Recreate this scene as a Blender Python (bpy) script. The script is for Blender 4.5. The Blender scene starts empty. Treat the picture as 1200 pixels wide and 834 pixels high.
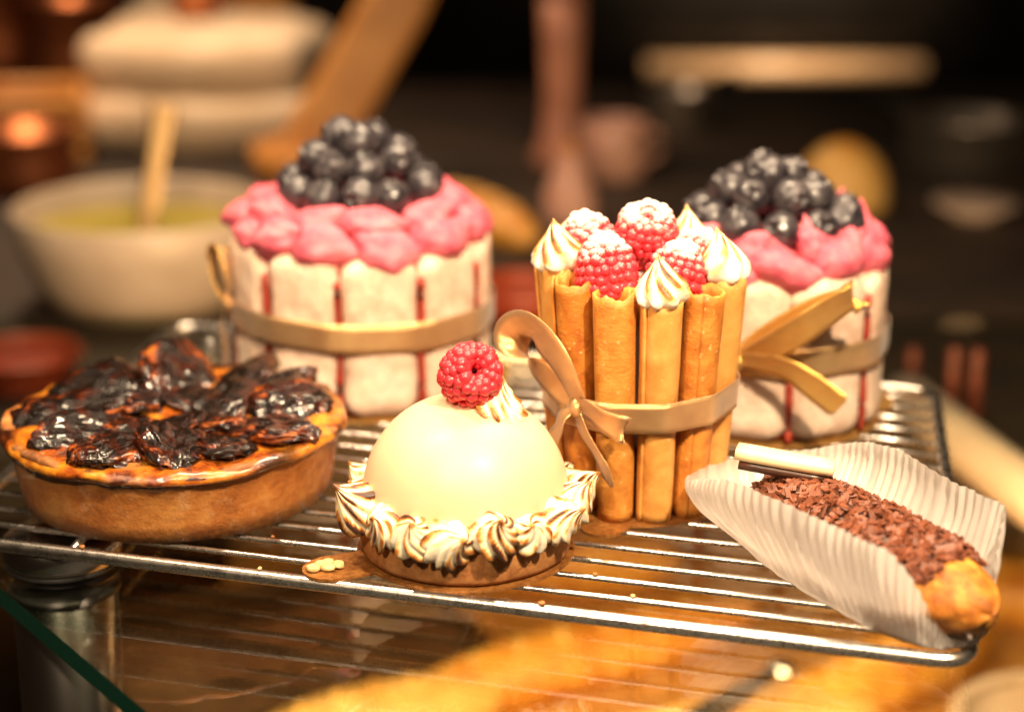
import bpy, bmesh, math, random
import numpy as np
from mathutils import Vector, Matrix, Euler, noise as mnoise

CM = 0.01                       # every length below is written in centimetres
R = math.radians
PI = math.pi
TAU = 2 * PI
rnd = random.Random(7)
scene = bpy.context.scene
COL = scene.collection

# ------------------------------------------------------------------ camera
cam_d = bpy.data.cameras.new('camera')
cam_d.sensor_width = 36.0
cam_d.lens = 67.5
cam_d.clip_start = 0.02
cam_d.clip_end = 50.0
cam_d.dof.use_dof = True
cam_d.dof.focus_distance = 0.52
cam_d.dof.aperture_fstop = 5.4
cam_d.dof.aperture_blades = 0
cam = bpy.data.objects.new('camera', cam_d)
COL.objects.link(cam)
cam.location = (0.0, -0.576, 0.2116)
cam.rotation_euler = (R(90 - 17.5), 0, 0)
scene.camera = cam

# ------------------------------------------------------------------ world, lamps, exposure
world = bpy.data.worlds.new('World')
scene.world = world
world.use_nodes = True
bg = world.node_tree.nodes['Background']
bg.inputs[0].default_value = (1.0, 0.55, 0.28, 1)
bg.inputs[1].default_value = 0.015

def lamp(name, loc, target, power, color, size, size_y=None, spread=180):
    d = bpy.data.lights.new(name, 'AREA')
    d.energy = power
    d.color = color
    d.shape = 'DISK' if size_y is None else 'RECTANGLE'
    d.size = size * CM
    if size_y:
        d.size_y = size_y * CM
    d.spread = R(spread)
    o = bpy.data.objects.new(name, d)
    COL.objects.link(o)
    o.location = Vector(loc) * CM
    v = (Vector(target) - Vector(loc))
    o.rotation_euler = v.to_track_quat('-Z', 'Y').to_euler()
    return o

WARM = (1.0, 0.75, 0.49)
lamp('display_spot_right', (16, -36, 42), (6, -8, 3), 2.3, WARM, 2.4, spread=120)
lamp('front_left_fill', (-16, -43, 34), (3, -7, 3), 0.75, WARM, 2.4, spread=120)  # added fill from the front left, lifts the paper case and tart wall
lamp('display_tube_front', (4, -38, 40), (2, -6, 2), 0.8, WARM, 36, 1.0, spread=130)
lamp('display_spot_left', (-20, -8, 48), (-7, 4, 4), 1.2, WARM, 2.4, spread=120)
lamp('display_tube', (7, 6, 48), (4, -4, 0), 2.4, (1.0, 0.74, 0.48), 34, 2.0, spread=130)
lamp('kitchen_fill', (-34, 78, 72), (-28, 73, -8), 2.3, (1.0, 0.68, 0.42), 16, spread=78)  # unseen source added to light the background things on the left
lamp('back_right_fill', (30, 140, 42), (34, 186, -17), 0.9, (1.0, 0.72, 0.45), 2.2, spread=42)  # unseen source added to brighten the oven rail and right background
lamp('lower_shelf_fill', (8, 4, -3.2), (8, 26, -20), 2.2, (1.0, 0.60, 0.26), 34, 3.0)  # unseen strip added below the glass to light the lower shelf

scene.view_settings.view_transform = 'Standard'
scene.view_settings.look = 'None'
scene.view_settings.exposure = -0.06
scene.view_settings.gamma = 1.0
scene.view_settings.use_curve_mapping = False
scene.render.engine = 'CYCLES'
cy = scene.cycles
cy.use_denoising = True
cy.max_bounces = 10
cy.transparent_max_bounces = 16
cy.caustics_reflective = False
cy.caustics_refractive = False
cy.sample_clamp_indirect = 6.0

# ------------------------------------------------------------------ material helpers
def new_mat(name):
    m = bpy.data.materials.new(name)
    m.use_nodes = True
    nt = m.node_tree
    return m, nt, nt.nodes['Principled BSDF']

def link(nt, a, b):
    nt.links.new(a, b)

def coords(nt, kind='Object'):
    t = nt.nodes.new('ShaderNodeTexCoord')
    return t.outputs[kind]

def noise_tex(nt, scale, detail=4, rough=0.55, vec=None, dist=0.0):
    n = nt.nodes.new('ShaderNodeTexNoise')
    n.inputs['Scale'].default_value = scale * 100      # scale is per centimetre
    n.inputs['Detail'].default_value = detail
    n.inputs['Roughness'].default_value = rough
    n.inputs['Distortion'].default_value = dist
    link(nt, vec if vec is not None else coords(nt), n.inputs['Vector'])
    return n.outputs['Fac']

def ramp(nt, fac, stops):
    r = nt.nodes.new('ShaderNodeValToRGB')
    e = r.color_ramp.elements
    while len(e) < len(stops):
        e.new(0.5)
    for k, (p, c) in enumerate(stops):
        e[k].position = p
        e[k].color = (c[0], c[1], c[2], 1) if not isinstance(c, (int, float)) else (c, c, c, 1)
    link(nt, fac, r.inputs[0])
    return r.outputs[0]

def mathn(nt, op, a, b=None, clamp=False):
    n = nt.nodes.new('ShaderNodeMath')
    n.operation = op
    n.use_clamp = clamp
    for i, v in enumerate((a, b)):
        if v is None:
            continue
        if isinstance(v, (int, float)):
            n.inputs[i].default_value = v
        else:
            link(nt, v, n.inputs[i])
    return n.outputs[0]

def mixc(nt, fac, a, b):
    n = nt.nodes.new('ShaderNodeMix')
    n.data_type = 'RGBA'
    for sock, v in ((n.inputs[0], fac), (n.inputs[6], a), (n.inputs[7], b)):
        if isinstance(v, (int, float)):
            sock.default_value = v
        elif isinstance(v, tuple):
            sock.default_value = (v[0], v[1], v[2], 1)
        else:
            link(nt, v, sock)
    return n.outputs[2]

def bump(nt, bsdf, height, strength=0.3, dist=0.05):
    b = nt.nodes.new('ShaderNodeBump')
    b.inputs['Strength'].default_value = strength
    b.inputs['Distance'].default_value = dist * CM
    link(nt, height, b.inputs['Height'])
    link(nt, b.outputs[0], bsdf.inputs['Normal'])

def sss(b, weight, scale_cm, radius):
    b.inputs['Subsurface Weight'].default_value = weight
    b.inputs['Subsurface Scale'].default_value = scale_cm * CM
    b.inputs['Subsurface Radius'].default_value = radius

def rand_obj(nt):
    return nt.nodes.new('ShaderNodeObjectInfo').outputs['Random']

def simple(name, c1, c2, scale, rough=0.6, bump_s=0.2, bump_scale=None, bump_d=0.03, metal=0.0, lo=0.35, hi=0.65, detail=4):
    m, nt, b = new_mat(name)
    f = noise_tex(nt, scale, detail)
    link(nt, ramp(nt, f, [(lo, c1), (hi, c2)]), b.inputs['Base Color'])
    b.inputs['Roughness'].default_value = rough
    b.inputs['Metallic'].default_value = metal
    if bump_s:
        bump(nt, b, noise_tex(nt, bump_scale or scale * 3, 4), bump_s, bump_d)
    return m

M = {}
# satin cream glaze of the dome
m, nt, b = new_mat('cream_glaze')
f = noise_tex(nt, 0.5, 3)
link(nt, ramp(nt, f, [(0.3, (0.7399, 0.4849, 0.3001)), (0.7, (0.7776, 0.5417, 0.3505))]), b.inputs['Base Color'])
b.inputs['Roughness'].default_value = 0.46
b.inputs['Coat Weight'].default_value = 0.04
b.inputs['Coat Roughness'].default_value = 0.25
sss(b, 0.35, 0.5, (1.0, 0.6, 0.3))
bump(nt, b, noise_tex(nt, 1.3, 3), 0.08, 0.05)
M['glaze'] = m

# biscuit base
m, nt, b = new_mat('shortbread')
f = noise_tex(nt, 3.0, 5, 0.65)
link(nt, ramp(nt, f, [(0.3, (0.26, 0.085, 0.02)), (0.52, (0.46, 0.19, 0.055)), (0.75, (0.58, 0.29, 0.10))]), b.inputs['Base Color'])
b.inputs['Roughness'].default_value = 0.72
bump(nt, b, noise_tex(nt, 9, 5, 0.7), 0.5, 0.05)
M['shortbread'] = m

# torched meringue: the attribute "toast" is how far each ridge was burnt
m, nt, b = new_mat('torched_meringue')
at = nt.nodes.new('ShaderNodeAttribute')
at.attribute_name = 'toast'
f = noise_tex(nt, 2.0, 4)
t = mathn(nt, 'MULTIPLY', at.outputs['Fac'], mathn(nt, 'ADD', mathn(nt, 'MULTIPLY', f, 1.5), 0.30), True)
link(nt, ramp(nt, t, [(0.0, (0.88, 0.82, 0.68)), (0.22, (0.84, 0.62, 0.28)), (0.45, (0.52, 0.20, 0.035)), (0.80, (0.27, 0.080, 0.016)), (1.0, (0.05, 0.016, 0.008))]), b.inputs['Base Color'])
b.inputs['Roughness'].default_value = 0.45
sss(b, 0.2, 0.2, (1, 0.8, 0.6))
bump(nt, b, noise_tex(nt, 8, 3), 0.15, 0.02)
M['meringue'] = m

# raspberries (plain and dusted with icing sugar)
def rasp_mat(name, sugar):
    m, nt, b = new_mat(name)
    f = noise_tex(nt, 2.2, 4)
    base = ramp(nt, f, [(0.3, (0.50, 0.016, 0.032)), (0.7, (0.76, 0.060, 0.075))])
    b.inputs['Roughness'].default_value = 0.3
    sss(b, 0.35, 0.18, (1.0, 0.25, 0.2))
    if sugar:
        g = nt.nodes.new('ShaderNodeNewGeometry')
        oi = nt.nodes.new('ShaderNodeObjectInfo')
        df = nt.nodes.new('ShaderNodeVectorMath'); df.operation = 'SUBTRACT'
        link(nt, g.outputs['Position'], df.inputs[0]); link(nt, oi.outputs['Location'], df.inputs[1])
        s = nt.nodes.new('ShaderNodeSeparateXYZ'); link(nt, df.outputs[0], s.inputs[0])
        s2 = nt.nodes.new('ShaderNodeSeparateXYZ'); link(nt, g.outputs['Normal'], s2.inputs[0])
        k = mathn(nt, 'MULTIPLY', s.outputs[2], 0.30 / 0.009)
        k = mathn(nt, 'ADD', k, mathn(nt, 'MULTIPLY', s2.outputs[2], 0.10))
        k = mathn(nt, 'ADD', k, mathn(nt, 'MULTIPLY', noise_tex(nt, 1.6, 3), 0.5))
        k = mathn(nt, 'ADD', k, mathn(nt, 'MULTIPLY', noise_tex(nt, 34, 3, 0.8), 0.9))
        k = ramp(nt, k, [(0.94, 0.0), (1.20, 0.85)])
        col = mixc(nt, k, base, (0.90, 0.80, 0.72))
        link(nt, col, b.inputs['Base Color'])
        link(nt, mathn(nt, 'ADD', mathn(nt, 'MULTIPLY', k, 0.5), 0.3), b.inputs['Roughness'])
    else:
        link(nt, base, b.inputs['Base Color'])
    bump(nt, b, noise_tex(nt, 14, 3), 0.25, 0.02)
    return m
M['raspberry'] = rasp_mat('raspberry_skin', False)
M['raspberry_sugar'] = rasp_mat('raspberry_skin_sugared', True)

# blueberries
m, nt, b = new_mat('blueberry_skin')
v = nt.nodes.new('ShaderNodeVectorMath')
v.operation = 'ADD'
link(nt, coords(nt), v.inputs[0])
cmb = nt.nodes.new('ShaderNodeCombineXYZ')
r1 = rand_obj(nt)
link(nt, r1, cmb.inputs[0])
link(nt, r1, cmb.inputs[1])
link(nt, cmb.outputs[0], v.inputs[1])
f = noise_tex(nt, 1.1, 5, 0.65, v.outputs[0], 0.6)
link(nt, ramp(nt, f, [(0.36, (0.010, 0.008, 0.012)), (0.52, (0.034, 0.029, 0.034)), (0.72, (0.12, 0.102, 0.105))]), b.inputs['Base Color'])
link(nt, ramp(nt, f, [(0.35, 0.28), (0.75, 0.52)]), b.inputs['Roughness'])
b.inputs['Coat Weight'].default_value = 0.35
b.inputs['Coat Roughness'].default_value = 0.08
bump(nt, b, noise_tex(nt, 6, 4), 0.18, 0.02)
M['blueberry'] = m

# pink whipped cream
m, nt, b = new_mat('pink_cream')
f = noise_tex(nt, 0.9, 5, 0.6)
link(nt, ramp(nt, f, [(0.30, (0.44, 0.035, 0.085)), (0.46, (0.66, 0.115, 0.165)), (0.60, (0.76, 0.18, 0.225)), (0.80, (0.84, 0.34, 0.35))]), b.inputs['Base Color'])
b.inputs['Roughness'].default_value = 0.55
sss(b, 0.25, 0.3, (1, 0.45, 0.4))
bump(nt, b, noise_tex(nt, 5.5, 6, 0.75), 0.55, 0.06)
M['pink'] = m

# sponge finger biscuits dusted with sugar
m, nt, b = new_mat('sugared_biscuit')
f = noise_tex(nt, 1.2, 6, 0.65)
f2 = noise_tex(nt, 11.0, 3, 0.6)
base = ramp(nt, f, [(0.28, (0.60, 0.34, 0.22)), (0.50, (0.80, 0.58, 0.43)), (0.72, (0.88, 0.75, 0.60))])
col = mixc(nt, ramp(nt, f2, [(0.5, 0.0), (0.72, 0.55)]), base, (0.8556, 0.7385, 0.6023))
link(nt, col, b.inputs['Base Color'])
b.inputs['Roughness'].default_value = 0.85
hh = mathn(nt, 'ADD', noise_tex(nt, 2.4, 5, 0.65), mathn(nt, 'MULTIPLY', f2, 0.5))
bump(nt, b, hh, 0.7, 0.08)
M['biscuit'] = m

# red jam between the biscuits
m, nt, b = new_mat('red_jam')
f = noise_tex(nt, 3.0, 4)
link(nt, ramp(nt, f, [(0.3, (0.22, 0.018, 0.010)), (0.7, (0.46, 0.06, 0.03))]), b.inputs['Base Color'])
b.inputs['Roughness'].default_value = 0.5
bump(nt, b, noise_tex(nt, 7, 4), 0.5, 0.05)
M['jam'] = m

# satin ribbon
def satin(name, c1, c2):
    m, nt, b = new_mat(name)
    f = noise_tex(nt, 0.7, 3)
    link(nt, ramp(nt, f, [(0.3, c1), (0.7, c2)]), b.inputs['Base Color'])
    b.inputs['Roughness'].default_value = 0.30
    b.inputs['Metallic'].default_value = 0.75
    b.inputs['Sheen Weight'].default_value = 0.3
    w = nt.nodes.new('ShaderNodeTexWave')
    w.inputs['Scale'].default_value = 1800
    w.inputs['Distortion'].default_value = 0.6
    w.bands_direction = 'Z'
    link(nt, coords(nt), w.inputs['Vector'])
    bump(nt, b, mathn(nt, 'ADD', mathn(nt, 'MULTIPLY', w.outputs['Fac'], 0.15), noise_tex(nt, 1.3, 3)), 0.34, 0.07)
    return m
M['satin'] = satin('bronze_satin', (0.60, 0.33, 0.13), (0.78, 0.50, 0.22))
M['satin_gold'] = satin('gold_satin', (0.76, 0.42, 0.085), (0.86, 0.54, 0.14))

# rolled wafers, two bakes mixed by object
m, nt, b = new_mat('rolled_wafer')
f = noise_tex(nt, 1.6, 5, 0.6, None, 0.4)
a1 = ramp(nt, f, [(0.28, (0.3071, 0.0715, 0.0064)), (0.52, (0.5145, 0.1621, 0.0162)), (0.78, (0.6472, 0.2586, 0.0390))])
a2 = ramp(nt, f, [(0.28, (0.4715, 0.1490, 0.0185)), (0.52, (0.6247, 0.2586, 0.0424)), (0.78, (0.7385, 0.3775, 0.0830))])
rr = ramp(nt, rand_obj(nt), [(0.30, 0.0), (0.7, 1.0)])
f3 = noise_tex(nt, 6.5, 2, 0.5)
spots = ramp(nt, f3, [(0.66, 0.0), (0.74, 0.55)])
link(nt, mixc(nt, spots, mixc(nt, rr, a1, a2), (0.8319, 0.6023, 0.2682)), b.inputs['Base Color'])
b.inputs['Roughness'].default_value = 0.48
sss(b, 0.12, 0.2, (1, 0.6, 0.3))
mp = nt.nodes.new('ShaderNodeMapping')
mp.inputs['Scale'].default_value = (1, 1, 2.6)
link(nt, coords(nt), mp.inputs[0])
bump(nt, b, noise_tex(nt, 4.0, 5, 0.7, mp.outputs[0]), 0.6, 0.06)
M['wafer'] = m

m, nt, b = new_mat('pale_rolled_wafer')
f = noise_tex(nt, 1.1, 5, 0.6, None, 0.3)
c1_ = ramp(nt, f, [(0.28, (0.5201, 0.1986, 0.0342)), (0.52, (0.6742, 0.3231, 0.0746)), (0.78, (0.7651, 0.4353, 0.1363))])
link(nt, mixc(nt, ramp(nt, noise_tex(nt, 7.5, 2, 0.5), [(0.68, 0.0), (0.74, 0.5)]), c1_, (0.8344, 0.6074, 0.2935)), b.inputs['Base Color'])
b.inputs['Roughness'].default_value = 0.5
sss(b, 0.15, 0.2, (1, 0.6, 0.3))
bump(nt, b, noise_tex(nt, 3.0, 4, 0.6), 0.2, 0.04)
M['wafer_pale'] = m
m, nt, b = new_mat('white_cream')
b.inputs['Base Color'].default_value = (0.86, 0.70, 0.60, 1)
b.inputs['Roughness'].default_value = 0.5
sss(b, 0.3, 0.3, (1, 0.7, 0.6))
bump(nt, b, noise_tex(nt, 2, 4), 0.4, 0.1)
M['white_cream'] = m

# tart pastry: scorched where the attribute and a noise say so
m, nt, b = new_mat('tart_pastry')
at = nt.nodes.new('ShaderNodeAttribute')
at.attribute_name = 'toast'
f = noise_tex(nt, 0.8, 6, 0.70)
fw = noise_tex(nt, 5.0, 6, 0.75)
base = ramp(nt, f, [(0.30, (0.22, 0.058, 0.011)), (0.48, (0.44, 0.150, 0.028)), (0.70, (0.62, 0.28, 0.07))])
fl = ramp(nt, noise_tex(nt, 1.7, 6, 0.75), [(0.54, 0.0), (0.70, 0.5)])
base = mixc(nt, fl, base, (0.6201, 0.3890, 0.2124))
sc_ = mathn(nt, 'MULTIPLY', at.outputs['Fac'], mathn(nt, 'ADD', mathn(nt, 'MULTIPLY', fw, 2.2), -0.35), True)
link(nt, ramp(nt, sc_, [(0.0, (1, 1, 1)), (1.0, (0, 0, 0))]), (mx := nt.nodes.new('ShaderNodeMix')).inputs[0])
mx.data_type = 'RGBA'
mx.inputs[6].default_value = (0.035, 0.010, 0.005, 1)
link(nt, base, mx.inputs[7])
link(nt, mx.outputs[2], b.inputs['Base Color'])
b.inputs['Roughness'].default_value = 0.55
b.inputs['Coat Weight'].default_value = 0.12
bump(nt, b, fw, 0.7, 0.08)
M['tart'] = m

m, nt, b = new_mat('caramel_custard')
f = noise_tex(nt, 0.8, 5, 0.62, None, 0.15)
at = nt.nodes.new('ShaderNodeAttribute')
at.attribute_name = 'toast'
base = ramp(nt, f, [(0.34, (0.05, 0.010, 0.003)), (0.45, (0.34, 0.075, 0.009)), (0.57, (0.66, 0.24, 0.02)), (0.75, (0.78, 0.38, 0.05))])
link(nt, mixc(nt, mathn(nt, 'MULTIPLY', at.outputs['Fac'], 0.95, True), base, (0.022, 0.007, 0.004)), b.inputs['Base Color'])
b.inputs['Roughness'].default_value = 0.22
b.inputs['Coat Weight'].default_value = 0.8
b.inputs['Coat Roughness'].default_value = 0.06
bump(nt, b, noise_tex(nt, 3.2, 5, 0.65), 0.5, 0.12)
M['custard'] = m

m, nt, b = new_mat('glazed_prune')
f = noise_tex(nt, 0.9, 5, 0.6, None, 0.7)
f = mathn(nt, 'ADD', f, mathn(nt, 'MULTIPLY', mathn(nt, 'SUBTRACT', rand_obj(nt), 0.5), 0.10))
link(nt, ramp(nt, f, [(0.47, (0.007, 0.004, 0.003)), (0.57, (0.045, 0.009, 0.003)), (0.64, (0.28, 0.060, 0.007)), (0.75, (0.62, 0.24, 0.025))]), b.inputs['Base Color'])
b.inputs['Roughness'].default_value = 0.2
b.inputs['Coat Weight'].default_value = 0.65
b.inputs['Coat Roughness'].default_value = 0.05
b.inputs['Specular IOR Level'].default_value = 0.25
bump(nt, b, noise_tex(nt, 2.8, 5, 0.62, None, 1.0), 0.8, 0.12)
M['prune'] = m

# choux pastry
m, nt, b = new_mat('choux_pastry')
f = noise_tex(nt, 1.4, 6, 0.68, None, 0.5)
link(nt, ramp(nt, f, [(0.30, (0.2227, 0.0545, 0.0054)), (0.48, (0.4833, 0.1586, 0.0147)), (0.70, (0.7234, 0.3593, 0.0545))]), b.inputs['Base Color'])
b.inputs['Roughness'].default_value = 0.5
sss(b, 0.12, 0.2, (1, 0.6, 0.25))
bump(nt, b, noise_tex(nt, 2.2, 6, 0.70), 0.85, 0.14)
M['choux'] = m

M['chocolate'] = simple('milk_chocolate_flakes', (0.105, 0.027, 0.010), (0.22, 0.066, 0.028), 3.0, 0.5, 0.2, 9)
M['dark_chocolate'] = simple('dark_chocolate', (0.03, 0.010, 0.005), (0.06, 0.02, 0.01), 2.0, 0.35, 0.25, 5)
M['white_chocolate'] = simple('white_chocolate', (0.80, 0.64, 0.36), (0.86, 0.72, 0.45), 1.0, 0.4, 0.1, 4)

# greaseproof paper
m = bpy.data.materials.new('greaseproof_paper')
m.use_nodes = True
nt = m.node_tree
nt.nodes.remove(nt.nodes['Principled BSDF'])
out = nt.nodes['Material Output']
d = nt.nodes.new('ShaderNodeBsdfDiffuse')
tr = nt.nodes.new('ShaderNodeBsdfTranslucent')
gl = nt.nodes.new('ShaderNodeBsdfGlossy')
f = noise_tex(nt, 1.0, 4)
c_ = ramp(nt, f, [(0.3, (0.88, 0.84, 0.78)), (0.7, (0.93, 0.90, 0.85))])
link(nt, c_, d.inputs[0]); link(nt, c_, tr.inputs[0])
gl.inputs['Roughness'].default_value = 0.35
gl.inputs[0].default_value = (0.9, 0.85, 0.8, 1)
mxs = nt.nodes.new('ShaderNodeMixShader'); mxs.inputs[0].default_value = 0.55
link(nt, d.outputs[0], mxs.inputs[1]); link(nt, tr.outputs[0], mxs.inputs[2])
mx2 = nt.nodes.new('ShaderNodeMixShader'); mx2.inputs[0].default_value = 0.05
link(nt, mxs.outputs[0], mx2.inputs[1]); link(nt, gl.outputs[0], mx2.inputs[2])
link(nt, mx2.outputs[0], out.inputs[0])
bn = nt.nodes.new('ShaderNodeBump'); bn.inputs['Strength'].default_value = 0.3; bn.inputs['Distance'].default_value = 0.05 * CM
link(nt, noise_tex(nt, 3.5, 4), bn.inputs['Height'])
for n_ in (d, tr, gl):
    link(nt, bn.outputs[0], n_.inputs['Normal'])
M['paper'] = m

# metal
def steel(name, c, rough, stain=True):
    m, nt, b = new_mat(name)
    b.inputs['Metallic'].default_value = 1.0
    f = noise_tex(nt, 2.0, 5, 0.7)
    if stain:
        link(nt, ramp(nt, f, [(0.30, (c[0] * .45, c[1] * .36, c[2] * .26)), (0.44, c), (0.8, c)]), b.inputs['Base Color'])
    else:
        b.inputs['Base Color'].default_value = (*c, 1)
    link(nt, ramp(nt, f, [(0.3, rough + 0.12), (0.7, rough)]), b.inputs['Roughness'])
    return m
M['wire'] = steel('polished_wire', (0.72, 0.68, 0.63), 0.22)
m, nt, b = new_mat('brushed_steel')
b.inputs['Metallic'].default_value = 1.0
b.inputs['Base Color'].default_value = (0.50, 0.47, 0.45, 1)
b.inputs['Roughness'].default_value = 0.2
M['post'] = m
M['chrome'] = steel('bright_steel', (0.85, 0.80, 0.74), 0.12, False)
M['tin'] = steel('kitchen_steel', (0.55, 0.50, 0.45), 0.35)
M['copper'] = steel('old_copper', (0.55, 0.20, 0.09), 0.35)
M['gold_card'] = simple('gold_card', (0.42, 0.20, 0.05), (0.60, 0.34, 0.10), 3.0, 0.4, 0.3, 9, 0.02, 0.55)
M['gold_card_dark'] = simple('bronze_card', (0.24, 0.09, 0.02), (0.46, 0.20, 0.05), 7.0, 0.42, 0.6, 14, 0.04, 0.5)
M['crumb'] = simple('biscuit_crumbs', (0.55, 0.34, 0.13), (0.74, 0.54, 0.27), 4, 0.8, 0.3, 10)
M['rubber'] = simple('black_rubber', (0.010, 0.009, 0.009), (0.02, 0.018, 0.017), 2, 0.6, 0.1)

# glass sheet: clear with its true mirror at a low angle, green where one looks into the cut edge
m = bpy.data.materials.new('shelf_glass')
m.use_nodes = True
nt = m.node_tree
nt.nodes.remove(nt.nodes['Principled BSDF'])
out = nt.nodes['Material Output']
tp = nt.nodes.new('ShaderNodeBsdfTransparent'); tp.inputs[0].default_value = (0.90, 0.93, 0.88, 1)
gl = nt.nodes.new('ShaderNodeBsdfGlossy'); gl.inputs['Roughness'].default_value = 0.015
gl.inputs[0].default_value = (1, 1, 1, 1)
fr = nt.nodes.new('ShaderNodeFresnel')
ge = nt.nodes.new('ShaderNodeNewGeometry')      # the thin sheet is not refracted, so its underside mirrors like its top
link(nt, mathn(nt, 'ADD', mathn(nt, 'MULTIPLY', ge.outputs['Backfacing'], 1 / 1.52 - 1.52), 1.52), fr.inputs[0])
ms = nt.nodes.new('ShaderNodeMixShader')
link(nt, fr.outputs[0], ms.inputs[0]); link(nt, tp.outputs[0], ms.inputs[1]); link(nt, gl.outputs[0], ms.inputs[2])
link(nt, ms.outputs[0], out.inputs[0])
M['glass'] = m
m, nt, b = new_mat('glass_edge')
b.inputs['Base Color'].default_value = (0.006, 0.050, 0.032, 1)
b.inputs['Roughness'].default_value = 0.12
bump(nt, b, noise_tex(nt, 3, 4), 0.2, 0.03)
M['glass_edge'] = m

# background things
M['bowl'] = simple('glazed_stoneware', (0.44, 0.34, 0.25), (0.52, 0.42, 0.32), 0.4, 0.35, 0.1)
M['lemon'] = simple('lemon_cream', (0.34, 0.27, 0.03), (0.44, 0.36, 0.05), 0.6, 0.3, 0.2, 1)
M['linen'] = simple('cream_linen', (0.62, 0.47, 0.32), (0.76, 0.62, 0.46), 0.2, 0.9, 0.4, 12, 0.05)
M['wood'] = simple('oiled_wood', (0.42, 0.17, 0.035), (0.58, 0.27, 0.07), 0.3, 0.5, 0.2)
M['golden_crust'] = simple('golden_crust', (0.46, 0.17, 0.022), (0.66, 0.33, 0.055), 0.5, 0.45, 0.4, 2, 0.1)
M['pale_crust'] = simple('pale_crust', (0.56, 0.30, 0.07), (0.70, 0.44, 0.14), 0.5, 0.5, 0.4, 2, 0.1)
M['pinkwood'] = simple('rose_wood', (0.34, 0.14, 0.09), (0.46, 0.21, 0.14), 0.3, 0.45, 0.1)
M['pinkclay'] = simple('pink_stoneware', (0.42, 0.22, 0.17), (0.52, 0.30, 0.23), 0.3, 0.4, 0.1)
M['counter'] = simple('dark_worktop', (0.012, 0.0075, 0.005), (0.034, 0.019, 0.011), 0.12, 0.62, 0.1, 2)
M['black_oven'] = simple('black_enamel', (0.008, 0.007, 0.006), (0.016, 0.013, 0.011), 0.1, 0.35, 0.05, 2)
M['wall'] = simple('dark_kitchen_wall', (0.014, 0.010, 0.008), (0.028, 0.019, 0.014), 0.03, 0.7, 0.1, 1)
M['brass'] = steel('worn_brass', (0.62, 0.40, 0.18), 0.35)
M['cream_enamel'] = simple('cream_enamel', (0.46, 0.34, 0.27), (0.54, 0.42, 0.34), 0.2, 0.35, 0.05)
M['red_enamel'] = simple('red_enamel', (0.18, 0.026, 0.010), (0.26, 0.042, 0.014), 0.3, 0.3, 0.05)
M['tan_enamel'] = simple('tan_enamel', (0.44, 0.28, 0.16), (0.54, 0.36, 0.21), 0.1, 0.4, 0.05)
M['dull_red'] = simple('dull_red_stick', (0.10, 0.018, 0.010), (0.15, 0.03, 0.014), 0.5, 0.5, 0.05)
M['shelf_paper'] = simple('golden_tray_paper', (0.34, 0.15, 0.035), (0.46, 0.22, 0.06), 0.25, 0.5, 0.2)
M['dark_tray'] = simple('dark_baking_tray', (0.05, 0.026, 0.014), (0.10, 0.055, 0.03), 0.4, 0.35, 0.1)

# ------------------------------------------------------------------ mesh helpers
def nz(p, s, seed=0.0):
    return mnoise.noise(Vector((p[0] * s + seed, p[1] * s - seed * 1.7, p[2] * s + seed * 0.6)))

def mk(name, verts, faces, mat, parent=None, loc=(0, 0, 0), rot=(0, 0, 0), smooth=True, attrs=None, scale=1.0):
    me = bpy.data.meshes.new(name)
    me.from_pydata([(v[0] * CM, v[1] * CM, v[2] * CM) for v in verts], [], faces)
    me.update()
    if smooth:
        me.polygons.foreach_set('use_smooth', [True] * len(me.polygons))
    for k, vals in (attrs or {}).items():
        a = me.attributes.new(k, 'FLOAT', 'POINT')
        a.data.foreach_set('value', [float(x) for x in vals])
    if mat is not None:
        for mm in (mat if isinstance(mat, (list, tuple)) else [mat]):
            me.materials.append(mm)
    return inst(name, me, parent, loc, rot, scale)

def inst(name, me, parent=None, loc=(0, 0, 0), rot=(0, 0, 0), scale=1.0):
    o = bpy.data.objects.new(name, me)
    COL.objects.link(o)
    o.location = Vector(loc) * CM
    o.rotation_euler = rot
    o.scale = (scale,) * 3 if isinstance(scale, (int, float)) else scale
    if parent is not None:
        o.parent = parent
    return o

def tag(o, label=None, cat=None, group=None, kind=None):
    if label: o['label'] = label
    if cat: o['category'] = cat
    if group: o['group'] = group
    if kind: o['kind'] = kind
    return o

def thing(name, label, cat, loc, rz=0.0, group=None):
    o = bpy.data.objects.new(name, None)
    o.empty_display_size = 0.01
    COL.objects.link(o)
    o.location = Vector(loc) * CM
    o.rotation_euler = (0, 0, rz)
    return tag(o, label, cat, group)

def grid_faces(rows, cols, wrap=True):
    F = []
    for i in range(rows - 1):
        for j in range(cols if wrap else cols - 1):
            k = (j + 1) % cols
            F.append((i * cols + j, i * cols + k, (i + 1) * cols + k, (i + 1) * cols + j))
    return F

def lathe(profile, seg=48, fn=None):
    """profile [(r, z)] bottom to top; fn(x, y, z, i, j) may move a point"""
    V = []
    for i, (r, z) in enumerate(profile):
        for j in range(seg):
            a = TAU * j / seg
            p = (r * math.cos(a), r * math.sin(a), z)
            V.append(fn(p, i, j) if fn else p)
    F = grid_faces(len(profile), seg)
    if profile[0][0] > 1e-6:
        F.append(tuple(reversed(range(seg))))
    if profile[-1][0] > 1e-6:
        n = (len(profile) - 1) * seg
        F.append(tuple(n + j for j in range(seg)))
    return V, F

def smooth_path(pts, n):
    P = [np.array(p, float) for p in pts]
    P = [2 * P[0] - P[1]] + P + [2 * P[-1] - P[-2]]
    out = []
    segs = len(P) - 3
    for k in range(n + 1):
        t = k / n * segs
        i = min(int(t), segs - 1)
        u = t - i
        a, b_, c, d_ = P[i:i + 4]
        out.append(0.5 * (2 * b_ + (c - a) * u + (2 * a - 5 * b_ + 4 * c - d_) * u * u + (3 * b_ - a - 3 * c + d_) * u ** 3))
    return out

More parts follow.
